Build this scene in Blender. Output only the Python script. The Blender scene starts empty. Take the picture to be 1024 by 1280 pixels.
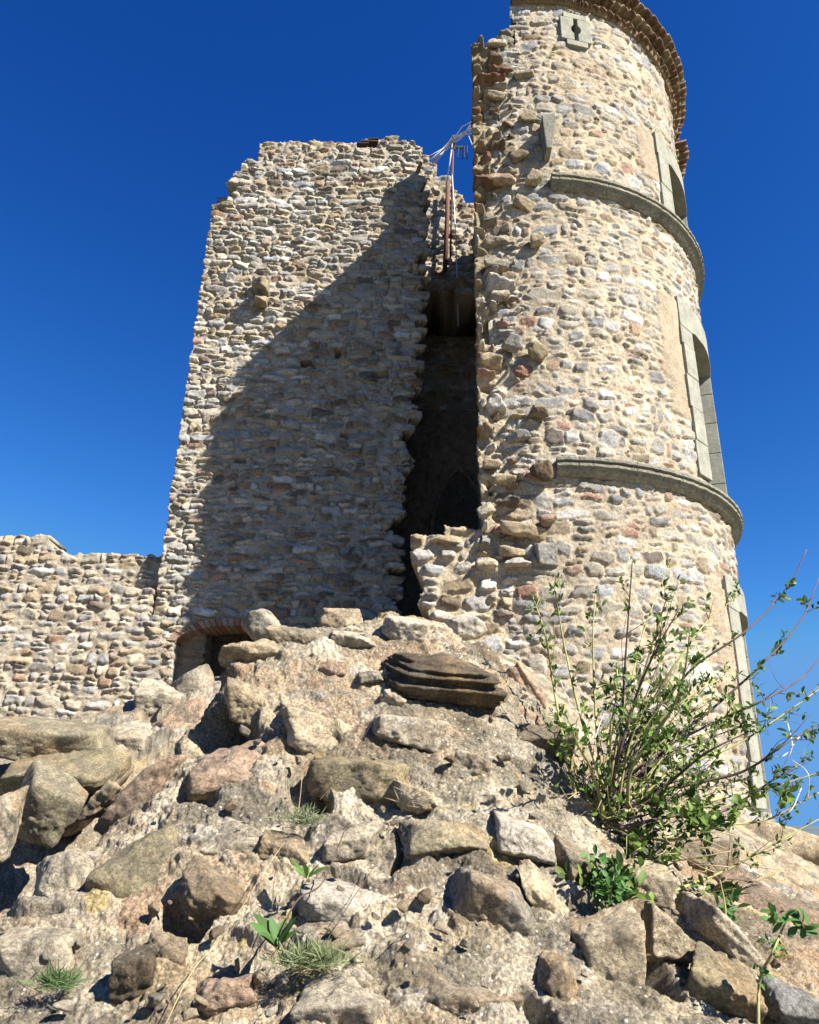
import bpy, bmesh, math, random
import numpy as np
from mathutils import Vector, Matrix
random.seed(7)
RNG = np.random.default_rng(11)
S = bpy.context.scene
COL = S.collection

# ------------------------------------------------------------------ camera
FPX, PITCH, ROLL = 993.0, math.radians(22.4), math.radians(1.1)
EYE = np.array([0.0, 0.0, 1.6])
_F = np.array([0, math.cos(PITCH), math.sin(PITCH)])
_U0 = np.array([0, -math.sin(PITCH), math.cos(PITCH)])
_R0 = np.array([1.0, 0, 0])
_R = _R0 * math.cos(ROLL) + _U0 * math.sin(ROLL)
_U = _U0 * math.cos(ROLL) - _R0 * math.sin(ROLL)
cd = bpy.data.cameras.new('camera')
cam = bpy.data.objects.new('camera', cd)
COL.objects.link(cam)
cd.sensor_fit = 'VERTICAL'
cd.sensor_height = 36.0
cd.lens = FPX / 1280 * 36.0
cd.clip_start = 0.05
cd.clip_end = 60000
cam.matrix_world = Matrix(((_R[0], _U[0], -_F[0], EYE[0]), (_R[1], _U[1], -_F[1], EYE[1]),
                           (_R[2], _U[2], -_F[2], EYE[2]), (0, 0, 0, 1)))
S.camera = cam

# ------------------------------------------------------------------ light
SUN_AZ, SUN_EL = math.radians(51), math.radians(41)     # azimuth: right of straight behind the camera
W = bpy.data.worlds.new('World')
S.world = W
W.use_nodes = True
nt = W.node_tree
bg = nt.nodes['Background']
sky = nt.nodes.new('ShaderNodeTexSky')
sky.sky_type = 'NISHITA'
sky.sun_disc = False
sky.sun_elevation = SUN_EL
sky.sun_rotation = math.pi - SUN_AZ
sky.altitude = 300
sky.air_density = 1.0
sky.dust_density = 0.1
sky.ozone_density = 4.0
# deepen the clear Mediterranean blue: one power curve per channel on the sky's own colour
SKY_K, SKY_S = 0.08, 0.635
_sp = nt.nodes.new('ShaderNodeSeparateColor'); _cb = nt.nodes.new('ShaderNodeCombineColor')
nt.links.new(sky.outputs[0], _sp.inputs[0])
for _i, (_a, _g) in enumerate(((7.7, 2.45), (2.1, 1.616), (1.43, 1.14))):
    _x = nt.nodes.new('ShaderNodeMath'); _x.operation = 'MULTIPLY'; _x.inputs[1].default_value = SKY_K
    _p = nt.nodes.new('ShaderNodeMath'); _p.operation = 'POWER'; _p.inputs[1].default_value = _g
    _m = nt.nodes.new('ShaderNodeMath'); _m.operation = 'MULTIPLY'; _m.inputs[1].default_value = _a / SKY_K
    nt.links.new(_sp.outputs[_i], _x.inputs[0]); nt.links.new(_x.outputs[0], _p.inputs[0]); nt.links.new(_p.outputs[0], _m.inputs[0])
    _c = nt.nodes.new('ShaderNodeMath'); _c.operation = 'MINIMUM'; _c.inputs[1].default_value = (0.08, 0.21, 0.44)[_i] / SKY_K
    nt.links.new(_m.outputs[0], _c.inputs[0]); nt.links.new(_c.outputs[0], _cb.inputs[_i])
nt.links.new(_cb.outputs[0], bg.inputs[0])
bg.inputs[1].default_value = SKY_K * SKY_S
sd = bpy.data.lights.new('sun', 'SUN')
sd.energy = 5.0
sd.angle = math.radians(0.5)
sd.color = (1.0, 0.945, 0.86)
sun = bpy.data.objects.new('sun', sd)
COL.objects.link(sun)
sdir = Vector((math.sin(SUN_AZ) * math.cos(SUN_EL), -math.cos(SUN_AZ) * math.cos(SUN_EL), math.sin(SUN_EL)))
sun.rotation_euler = sdir.to_track_quat('Z', 'Y').to_euler()
sun.location = sdir * 60
S.view_settings.view_transform = 'Standard'
S.view_settings.look = 'None'
S.view_settings.exposure = 1.5
S.view_settings.gamma = 1.0

# ------------------------------------------------------------------ picking helpers (pixel -> point at a real distance)
def ray(x, y):
    return _F + _R * ((x - 512) / FPX) + _U * ((640 - y) / FPX)
def at(x, y, Y):
    d = ray(x, y)
    return EYE + d * (Y / d[1])

# ------------------------------------------------------------------ noise
_P = np.random.default_rng(5).permutation(256)
_P = np.concatenate([_P, _P, _P])
_T = np.random.default_rng(6).random(256)
def vnoise(x, y, z=None, seed=0):
    ix = np.floor(x).astype(np.int64); iy = np.floor(y).astype(np.int64)
    fx = x - ix; fy = y - iy
    ux = fx * fx * (3 - 2 * fx); uy = fy * fy * (3 - 2 * fy)
    ix = (ix + seed * 37) & 255; iy = iy & 255
    a0 = _P[ix]; a1 = _P[ix + 1]
    if z is None:
        h = lambda a, j: _T[_P[(a + j) & 255]]
        return ((h(a0, iy) * (1 - ux) + h(a1, iy) * ux) * (1 - uy) + (h(a0, iy + 1) * (1 - ux) + h(a1, iy + 1) * ux) * uy)
    iz = np.floor(z).astype(np.int64); fz = z - iz; uz = fz * fz * (3 - 2 * fz); iz = iz & 255
    def h(a, j, k): return _T[_P[(_P[(a + j) & 255] + k) & 255]]
    def pl(k):
        return ((h(a0, iy, k) * (1 - ux) + h(a1, iy, k) * ux) * (1 - uy) + (h(a0, iy + 1, k) * (1 - ux) + h(a1, iy + 1, k) * ux) * uy)
    return pl(iz) * (1 - uz) + pl(iz + 1) * uz
def fbm(x, y, z=None, seed=0, octv=4, gain=0.5):
    s = 0.0; a = 1.0; t = 0.0; f = 1.0
    for o in range(octv):
        s = s + a * vnoise(x * f + 17.3 * o, y * f + 9.1 * o, None if z is None else z * f + 5.7 * o, seed + o)
        t += a; a *= gain; f *= 2.03
    return s / t
def sstep(a, b, x):
    t = np.clip((x - a) / (b - a), 0, 1)
    return t * t * (3 - 2 * t)
def mixc(a, b, t):
    return a * (1 - t[..., None]) + b * t[..., None]

# ------------------------------------------------------------------ object helpers
def tag(o, label=None, cat=None, group=None, kind=None):
    if label: o['label'] = label
    if cat: o['category'] = cat
    if group: o['group'] = group
    if kind: o['kind'] = kind
    return o
def empty(name, loc, label, cat, group=None):
    o = bpy.data.objects.new(name, None)
    o.empty_display_size = 0.3
    COL.objects.link(o)
    o.location = Vector(loc)
    return tag(o, label, cat, group)
def link(name, me, parent=None):
    o = bpy.data.objects.new(name, me)
    COL.objects.link(o)
    if parent is not None:
        o.parent = parent
        o.matrix_parent_inverse = Matrix.Translation(-Vector(parent.location)) if parent.parent is None else Matrix.Identity(4)
    return o
def arrmesh(name, V, Q, mat, col=None, smooth=True, parent=None, nside=4):
    V = np.asarray(V, np.float32).reshape(-1, 3); Q = np.asarray(Q, np.int32).reshape(-1, nside)
    me = bpy.data.meshes.new(name)
    me.vertices.add(len(V)); me.vertices.foreach_set('co', V.ravel())
    me.loops.add(Q.size); me.loops.foreach_set('vertex_index', Q.ravel())
    me.polygons.add(len(Q)); me.polygons.foreach_set('loop_start', np.arange(0, Q.size, nside, dtype=np.int32))
    me.update(calc_edges=True)
    me.polygons.foreach_set('use_smooth', np.full(len(Q), smooth, bool))
    if col is not None:
        c = np.ones((len(V), 4), np.float32); c[:, :3] = np.asarray(col, np.float32).reshape(-1, 3)
        a = me.color_attributes.new('col', 'FLOAT_COLOR', 'POINT')
        a.data.foreach_set('color', c.ravel())
    me.materials.append(mat)
    return link(name, me, parent)
def gridquads(H, Wd, keep=None, flip=False):
    i = np.arange(H * Wd).reshape(H, Wd)
    q = np.stack([i[:-1, :-1], i[:-1, 1:], i[1:, 1:], i[1:, :-1]], -1)
    if flip: q = q[..., ::-1]
    if keep is not None: q = q[keep]
    return q.reshape(-1, 4)
def compact(V, Q, col=None):
    u, inv = np.unique(Q, return_inverse=True)
    return V[u], inv.reshape(Q.shape), (None if col is None else col[u])
def rim(Q, n):
    """open boundary edges of a quad set, wound so that the extruded rim faces outward"""
    e = np.concatenate([Q[:, [0, 1]], Q[:, [1, 2]], Q[:, [2, 3]], Q[:, [3, 0]]])
    key = np.sort(e, 1); key = key[:, 0].astype(np.int64) * n + key[:, 1]
    _, idx, cnt = np.unique(key, return_index=True, return_counts=True)
    return e[idx[cnt == 1]]
def thick(V, Q, col, back):
    """closes a sheet into a solid: a back copy at the given positions plus a rim"""
    n = len(V)
    e = rim(Q, n)
    V2 = np.concatenate([V, back]); C2 = np.concatenate([col, col])
    Q2 = np.concatenate([Q, Q[:, ::-1] + n, np.stack([e[:, 1], e[:, 0], e[:, 0] + n, e[:, 1] + n], 1)])
    return V2, Q2, C2
class MB:
    """collects boxes, prisms and tubes into one mesh"""
    def __init__(s): s.v = []; s.f = []
    def add(s, v, f):
        n = len(s.v); s.v += [tuple(map(float, p)) for p in v]; s.f += [tuple(i + n for i in q) for q in f]
    def box(s, c, e, M=None, jit=0):
        c = np.array(c, float); e = np.array(e, float) / 2
        v = [c + e * np.array(k) for k in ((-1,-1,-1),(1,-1,-1),(1,1,-1),(-1,1,-1),(-1,-1,1),(1,-1,1),(1,1,1),(-1,1,1))]
        if jit: v = [p + RNG.normal(size=3) * jit for p in v]
        if M is not None: v = [M(p) for p in v]
        s.add(v, [(0,3,2,1),(4,5,6,7),(0,1,5,4),(1,2,6,5),(2,3,7,6),(3,0,4,7)])
    def prism(s, poly, d0, d1, M):
        """poly in local (u,w), swept from depth d0 to d1; M maps (u,d,w) to the world"""
        n = len(poly)
        v = [M((u, d0, w)) for u, w in poly] + [M((u, d1, w)) for u, w in poly]
        f = [tuple(range(n))[::-1], tuple(range(n, 2 * n))]
        f += [(i, (i + 1) % n, n + (i + 1) % n, n + i) for i in range(n)]
        s.add(v, f)
    def tube(s, pts, rad, n=6):
        pts = [np.array(p, float) for p in pts]
        if not hasattr(rad, '__len__'): rad = [rad] * len(pts)
        v = []; f = []
        ref = np.array([0.31, 0.2, 0.93])
        for i, p in enumerate(pts):
            t = pts[min(i + 1, len(pts) - 1)] - pts[max(i - 1, 0)]
            t = t / (np.linalg.norm(t) + 1e-9)
            a = np.cross(t, ref); a /= np.linalg.norm(a) + 1e-9
            b = np.cross(t, a)
            for k in range(n):
                an = 2 * math.pi * k / n
                v.append(p + rad[i] * (a * math.cos(an) + b * math.sin(an)))
        for i in range(len(pts) - 1):
            for k in range(n):
                f.append((i * n + k, i * n + (k + 1) % n, (i + 1) * n + (k + 1) % n, (i + 1) * n + k))
        f.append(tuple(range(n))[::-1]); f.append(tuple((len(pts) - 1) * n + k for k in range(n)))
        s.add(v, f)
    def build(s, name, mat, parent=None, smooth=False, bevel=0):
        me = bpy.data.meshes.new(name)
        me.from_pydata(s.v, [], s.f)
        me.update()
        bm = bmesh.new(); bm.from_mesh(me); bmesh.ops.recalc_face_normals(bm, faces=bm.faces)
        bm.to_mesh(me); bm.free()
        me.polygons.foreach_set('use_smooth', [smooth] * len(me.polygons))
        me.materials.append(mat)
        o = link(name, me, parent)
        if bevel:
            m = o.modifiers.new('bevel', 'BEVEL'); m.width = bevel; m.segments = 2; m.limit_method = 'ANGLE'
        return o

# ------------------------------------------------------------------ materials
def new_mat(name):
    m = bpy.data.materials.new(name); m.use_nodes = True
    return m, m.node_tree, m.node_tree.nodes['Principled BSDF']
def N(t, typ, **kw):
    n = t.nodes.new(typ)
    for k, v in kw.items(): setattr(n, k, v)
    return n
def noise_node(t, vec, scale, detail=6, rough=0.6):
    n = N(t, 'ShaderNodeTexNoise'); n.inputs['Scale'].default_value = scale
    n.inputs['Detail'].default_value = detail; n.inputs['Roughness'].default_value = rough
    t.links.new(vec, n.inputs['Vector']); return n.outputs['Fac']
def ramp(t, fac, stops):
    r = N(t, 'ShaderNodeValToRGB'); e = r.color_ramp.elements
    while len(e) < len(stops): e.new(0.5)
    for el, (p, c) in zip(e, stops):
        el.position = p; el.color = (*c, 1) if len(c) == 3 else c
    t.links.new(fac, r.inputs[0]); return r.outputs[0]
def mixrgb(t, a, b, fac, mode='MIX'):
    m = N(t, 'ShaderNodeMix', data_type='RGBA', blend_type=mode)
    for s, v in ((0, fac), (6, a), (7, b)):
        if isinstance(v, (int, float)): m.inputs[s].default_value = v
        elif isinstance(v, tuple): m.inputs[s].default_value = (*v, 1)
        else: t.links.new(v, m.inputs[s])
    return m.outputs[2]
def bump(t, bs, fac, dist, prev=None, strength=1.0):
    b = N(t, 'ShaderNodeBump'); b.inputs['Distance'].default_value = dist; b.inputs['Strength'].default_value = strength
    t.links.new(fac, b.inputs['Height'])
    if prev is not None: t.links.new(prev, b.inputs['Normal'])
    return b.outputs[0]
ALB = 0.78     # overall level of the stone albedos against the exposure set above
def stone_mat(name, fine=60, lo=0.66, hi=1.3, b1=0.012, b2=0.004, flecks=0.0, base=None):
    lo, hi = lo * ALB, hi * ALB
    m, t, bs = new_mat(name)
    tc = N(t, 'ShaderNodeTexCoord').outputs['Object']
    if base is None:
        at_ = N(t, 'ShaderNodeAttribute', attribute_name='col').outputs['Color']
    else:
        at_ = ramp(t, noise_node(t, tc, 3, 5), [(0.3, tuple(c * 0.75 for c in base)), (0.7, base)])
    n1 = noise_node(t, tc, fine, 5, 0.7)
    n2 = noise_node(t, tc, fine * 0.16, 6, 0.65)
    c = mixrgb(t, at_, ramp(t, n1, [(0.36, (lo,) * 3), (0.64, (hi,) * 3)]), 1.0, 'MULTIPLY')
    c = mixrgb(t, c, ramp(t, n2, [(0.3, (0.78, 0.77, 0.76)), (0.7, (1.18, 1.16, 1.12))]), 1.0, 'MULTIPLY')
    if flecks:
        v = N(t, 'ShaderNodeTexVoronoi'); v.inputs['Scale'].default_value = 52
        t.links.new(tc, v.inputs['Vector'])
        near = ramp(t, v.outputs['Distance'], [(0.16, (1,) * 3), (0.3, (0,) * 3)])
        sep = N(t, 'ShaderNodeSeparateColor'); t.links.new(v.outputs['Color'], sep.inputs[0])
        pick = ramp(t, sep.outputs[0], [(0.62, (0,) * 3), (0.66, (1,) * 3)])
        mk = mixrgb(t, near, pick, 1.0, 'MULTIPLY')
        tone = ramp(t, sep.outputs[1], [(0.0, (0.42, 0.35, 0.25)), (0.45, (0.60, 0.57, 0.50)), (0.75, (0.18, 0.16, 0.13)), (1.0, (0.62, 0.60, 0.56))])
        f = N(t, 'ShaderNodeMath', operation='MULTIPLY'); f.inputs[1].default_value = flecks
        s2 = N(t, 'ShaderNodeSeparateColor'); t.links.new(mk, s2.inputs[0]); t.links.new(s2.outputs[0], f.inputs[0])
        c = mixrgb(t, c, tone, f.outputs[0])
    t.links.new(c, bs.inputs['Base Color'])
    bs.inputs['Roughness'].default_value = 0.92
    bs.inputs['Specular IOR Level'].default_value = 0.2
    bn = bump(t, bs, noise_node(t, tc, fine * 0.45, 8, 0.68), b1)
    bn = bump(t, bs, noise_node(t, tc, fine * 2.2, 4, 0.7), b2, bn)
    t.links.new(bn, bs.inputs['Normal'])
    return m
def plain_mat(name, c, rough=0.8, var=0.25, scale=8, bumpd=0.002, metallic=0.0, spec=0.3):
    m, t, bs = new_mat(name)
    tc = N(t, 'ShaderNodeTexCoord').outputs['Object']
    n = noise_node(t, tc, scale, 6, 0.65)
    t.links.new(ramp(t, n, [(0.3, tuple(x * (1 - var) for x in c)), (0.7, tuple(x * (1 + var) for x in c))]), bs.inputs['Base Color'])
    bs.inputs['Roughness'].default_value = rough; bs.inputs['Metallic'].default_value = metallic
    bs.inputs['Specular IOR Level'].default_value = spec
    if bumpd: t.links.new(bump(t, bs, noise_node(t, tc, scale * 4, 6, 0.7), bumpd), bs.inputs['Normal'])
    return m
M_WALL = stone_mat('rubble_masonry', 48, 0.62, 1.34, 0.014, 0.005)
M_MOUND = stone_mat('mound_mortar', 95, 0.45, 1.5, 0.012, 0.006, flecks=0.9)
M_ROCK = stone_mat('field_stone', 85, 0.55, 1.4, 0.020, 0.007, flecks=0.3)
M_DRESS = stone_mat('dressed_grey_stone', 40, 0.8, 1.15, 0.004, 0.002, base=(0.345, 0.345, 0.285))
M_CORN = stone_mat('weathered_cornice_stone', 30, 0.6, 1.25, 0.006, 0.003, base=(0.27, 0.265, 0.215))
M_BLUE = stone_mat('blue_grey_stone', 40, 0.75, 1.2, 0.004, 0.002, base=(0.17, 0.19, 0.19))
M_BRICK = stone_mat('thin_clay_brick', 50, 0.7, 1.25, 0.006, 0.003)
M_TILE = stone_mat('clay_roof_tile', 30, 0.55, 1.3, 0.004, 0.002)
M_DARK = plain_mat('painted_interior_shade', (0.012, 0.011, 0.010), 0.95, 0.2, 3, 0.004)  # near-black colour paints the unlit interior behind the openings
M_WOOD = plain_mat('weathered_wood', (0.035, 0.022, 0.015), 0.85, 0.4, 14, 0.006)
M_RUST = plain_mat('rusty_iron', (0.10, 0.045, 0.028), 0.75, 0.4, 20, 0.002)
M_CABLE = plain_mat('pale_cable', (0.55, 0.55, 0.55), 0.6, 0.15, 10, 0)
M_BLACKC = plain_mat('dark_cable', (0.02, 0.02, 0.02), 0.6, 0.15, 10, 0)

# stone palettes (albedo)
PAL = np.array([(0.35,0.325,0.285),(0.29,0.28,0.26),(0.42,0.375,0.295),(0.47,0.415,0.32),(0.37,0.295,0.195),(0.25,0.195,0.135),
                (0.50,0.475,0.43),(0.33,0.225,0.15),(0.325,0.325,0.315),(0.17,0.14,0.11)])
RED = np.array([(0.27,0.15,0.105),(0.29,0.165,0.12),(0.36,0.23,0.18)])

# ------------------------------------------------------------------ rubble masonry field
def masonry(U, V, cw, ch, seed, gap=0.014, soft=0.03, amp=0.03, p=2.7, warp=0.2, fill=(0.85, 1.12), tiltk=0.25, rough=0.012,
            mortar=(0.42, 0.34, 0.23), pal=None, red=0.03, wts=None, split=0.25, mrough=0.010, hollow=0.0):
    """height above the mortar bed (m), albedo, stone id and stone centre for each point of a U,V grid (metres)"""
    rg = np.random.default_rng(seed)
    pal = PAL if pal is None else np.array(pal)
    Hh, Ww = U.shape
    u0, u1, v0, v1 = U.min() - 2 * cw, U.max() + 2 * cw, V.min() - 3 * ch, V.max() + 3 * ch
    sd = []
    v = v0
    while v < v1:
        rh = ch * rg.uniform(0.6, 1.45)
        u = u0 - rg.uniform(0, cw)
        while u < u1:
            w = cw * rg.choice([rg.uniform(0.4, 0.8), rg.uniform(0.8, 1.3), rg.uniform(1.2, 1.9)])
            cu, cv = u + w / 2, v + rh / 2 + rg.normal() * 0.12 * ch
            if rg.random() < split:
                k = rg.uniform(0.35, 0.65)
                sd.append((cu, cv - rh / 2 + rh * k / 2, w / 2, rh * k / 2)); sd.append((cu + rg.normal() * .1 * w, cv - rh / 2 + rh * (1 + k) / 2, w / 2, rh * (1 - k) / 2))
            else:
                sd.append((cu, cv, w / 2, rh / 2))
            u += w
        v += rh
    sd = np.array(sd); n = len(sd)
    th = rg.normal(size=n) * 0.12
    cs, sn = np.cos(th), np.sin(th)
    fm = rg.uniform(*fill, n)
    KD = 7     # each stone is its own irregular polygon: four jittered sides and three corner cuts
    ang = np.concatenate([np.array([0, .5, 1, 1.5]) * math.pi + rg.normal(size=(n, 4)) * .20, (rg.integers(0, 4, (n, 3)) * .5 + .25) * math.pi + rg.normal(size=(n, 3)) * .3], 1)
    sup = np.concatenate([rg.uniform(.86, 1.1, (n, 4)), rg.uniform(.95, 1.35, (n, 3))], 1)
    pnx, pny = np.cos(ang) / sup, np.sin(ang) / sup
    wu = warp * ch
    Uw = U + wu * 2 * (fbm(U / (ch * 0.9), V / (ch * 0.9), None, seed % 7, 3) - .5) + wu * 3 * (fbm(U / (cw * 5), V / (cw * 5), None, 3 + seed % 7, 2) - .5)
    Vw = V + wu * 2 * (fbm(U / (ch * 0.9) + 40, V / (ch * 0.9), None, 2 + seed % 7, 3) - .5) + wu * 5 * (fbm(U / (cw * 5) + 9, V / (cw * 5) + 7, None, 5 + seed % 7, 2) - .5)
    F1 = np.full((Hh, Ww), 9.0); F2 = np.full((Hh, Ww), 9.0); ID = np.zeros((Hh, Ww), np.int64)
    T = 40
    mg = 1.3 * cw + 4 * wu
    for a in range(0, Hh, T):
        for b in range(0, Ww, T):
            uu = Uw[a:a + T, b:b + T]; vv = Vw[a:a + T, b:b + T]
            sel = np.where((sd[:, 0] > uu.min() - mg) & (sd[:, 0] < uu.max() + mg) & (sd[:, 1] > vv.min() - mg * .8) & (sd[:, 1] < vv.max() + mg * .8))[0]
            if len(sel) < 2: continue
            du = uu.ravel()[:, None] - sd[sel, 0]; dv = vv.ravel()[:, None] - sd[sel, 1]
            x = (du * cs[sel] + dv * sn[sel]) / sd[sel, 2]; y = (-du * sn[sel] + dv * cs[sel]) / sd[sel, 3]
            d = x * pnx[sel, 0] + y * pny[sel, 0]
            for k in range(1, KD): d = np.maximum(d, x * pnx[sel, k] + y * pny[sel, k])
            d = .88 * d + .12 * np.sqrt(x * x + y * y)
            o = np.argpartition(d, 1, axis=1)[:, :2]
            rr = np.arange(len(d))
            d0, d1 = d[rr, o[:, 0]], d[rr, o[:, 1]]
            sw = d0 > d1
            i0 = np.where(sw, o[:, 1], o[:, 0]); f1 = np.minimum(d0, d1); f2 = np.maximum(d0, d1)
            sh = uu.shape
            F1[a:a + T, b:b + T] = f1.reshape(sh); F2[a:a + T, b:b + T] = f2.reshape(sh); ID[a:a + T, b:b + T] = sel[i0].reshape(sh)
    sz = np.minimum(sd[:, 2], sd[:, 3])[ID]
    edge = np.minimum((F2 - F1) * 0.5, (fm[ID] - F1) * 0.9) * sz + 0.006 * (fbm(U / .03, V / .03, None, 4, 2) - .5)
    prof = sstep(gap * 0.5, gap * 0.5 + soft, edge)
    hi = rg.uniform(0.45, 1.25, n)[ID]
    tu = rg.normal(size=n)[ID]; tv = rg.normal(size=n)[ID]
    du = (Uw - sd[ID, 0]) / cw; dv = (Vw - sd[ID, 1]) / ch
    rnd = fbm(U / .11 + ID * 3.7, V / .07, None, 1, 4) - .5
    # broken facets inside a stone
    fac = np.abs(fbm(U / (ch * 1.1) + ID * 1.7, V / (ch * 0.8) + ID * 2.9, None, 8, 2) - .5) * 2
    t2u = rg.normal(size=n)[ID]; t2v = rg.normal(size=n)[ID]; of = rg.uniform(-.15, .35, n)[ID]
    pk = np.minimum(tu * du + tv * dv, t2u * du + t2v * dv + of)
    tp = hi + tiltk * np.clip(pk, -1.4, .45); hs = amp * (tp - 0.30 * fac * hi) + rough * 2 * rnd
    hm = mrough * 2 * (fbm(U / .06, V / .06, None, 9, 4) - .5) - hollow * sstep(.45, .75, fbm(U / .22, V / .16, None, 19, 3))
    h = hm * (1 - prof) + np.maximum(hs, -0.3 * amp) * prof
    if wts is None: wts = np.ones(len(pal))
    wts = np.array(wts, float); wts /= wts.sum()
    ci = rg.choice(len(pal), n, p=wts)
    sc = pal[ci] * rg.uniform(0.78, 1.18, n)[:, None]
    isr = rg.random(n) < red
    sc[isr] = RED[rg.integers(0, 3, isr.sum())]
    C = sc[ID]
    C = C * (0.8 + 0.4 * fbm(U / .09 + ID, V / .05, None, 2, 3))[..., None]
    mort = np.array(mortar) * (0.78 + 0.44 * fbm(U / .35, V / .35, None, 6, 4))[..., None]
    cm = sstep(gap * 0.35, gap * 0.35 + 0.012, edge + 0.012 * (fbm(U / .05, V / .05, None, 3, 3) - .5))
    C = mixc(mort, C, cm)
    return h, C, ID, sd, cm

# =================================================================== TERRAIN
CTRL_PX = [(0,1290,2.4),(256,1290,2.32),(512,1290,2.25),(768,1290,2.35),(1024,1290,2.6),(512,1420,1.75),(100,1420,1.85),(900,1420,1.95),
 (110,1150,2.72),(300,1150,2.62),(512,1150,2.55),(700,1150,2.62),(850,1160,2.95),(1000,1160,3.5),
 (200,1040,3.0),(350,1030,2.95),(512,1030,2.9),(650,1030,2.98),(740,1050,3.2),(850,1090,3.9),(980,1108,4.9),
 (230,930,3.35),(300,900,3.38),(430,900,3.33),(560,900,3.38),(650,915,3.5),(705,950,3.62),(745,1005,3.55),
 (300,830,3.62),(430,818,3.65),(560,825,3.72),(630,850,3.75),(430,785,3.85),(560,785,3.95),(340,797,3.8),
 (172,985,3.28),(150,1060,3.0),(-150,1160,2.85),(0,1165,2.72),(70,1160,2.68)]
CTRL_W = [(-1.62,3.45,.75),(-2.2,4.0,.8),(-1.5,4.2,1.0),(-3,3.6,.8),(-2.4,4.9,1.75),(-4,5,1.9),(-3.2,7,2.3),(-1.6,5.2,1.7),(-9,3,1.3),(-9,8,2.4),(-8,12.3,3.0),(-6,12.3,2.95),(-4.2,12.3,3.05),(-2.5,12,3.2),(0,12,3.5),(0.3,9,3.62),(1.2,8.8,3.5),(-1,8.5,3.35),(-2.6,9,3.0),
 (0,5.2,2.80),(-.7,6.5,3.05),(.5,7,3.2),(-2.2,6.5,2.6),(1.9,6,1.75),(1.5,5,1.7),
 (2.6,8.6,2.3),(3.6,9.2,2.0),(4.5,9.8,1.5),(4.25,8.2,1.3),(5.6,9,.4),(5.0,7.2,.7),(7,5,0.3),(6,3,0.5),(0,.6,.2),(-4,.8,.4),(4,.8,.3),(6.5,12,.3),(3,15,2.2),(-3,15,3.2),(-9,15,3)]
_cp = [at(*q) for q in CTRL_PX] + [np.array(q, float) for q in CTRL_W]
_cp = np.array(_cp)
def _tps(r2):
    return 0.5 * r2 * np.log(r2 + 1e-9)
_n = len(_cp)
_A = np.zeros((_n + 3, _n + 3))
_A[:_n, :_n] = _tps(((_cp[:, None, :2] - _cp[None, :, :2]) ** 2).sum(-1)) + np.eye(_n) * 0.02
_A[:_n, _n] = 1; _A[:_n, _n + 1:] = _cp[:, :2]; _A[_n:, :_n] = _A[:_n, _n:].T
_wt = np.linalg.solve(_A, np.concatenate([_cp[:, 2], np.zeros(3)]))
def zbase(x, y):
    x = np.asarray(x, float); y = np.asarray(y, float); sh = x.shape
    X = np.stack([x.ravel(), y.ravel()], 1); out = np.empty(len(X))
    for i in range(0, len(X), 40000):
        c = X[i:i + 40000]
        out[i:i + 40000] = _tps(((c[:, None] - _cp[None, :, :2]) ** 2).sum(-1)) @ _wt[:_n] + _wt[_n] + c @ _wt[_n + 1:]
    return out.reshape(sh)
def hit(px, py, lift=0.0):
    """the point of the mound that the given direction meets"""
    d = ray(px, py); d = d / d[1]
    Y = np.linspace(1.2, 12, 1400)
    P = EYE + d * Y[:, None]
    k = np.where(P[:, 2] < zbase(P[:, 0], P[:, 1]) + lift)[0]
    return P[k[0]] if len(k) else None

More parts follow.
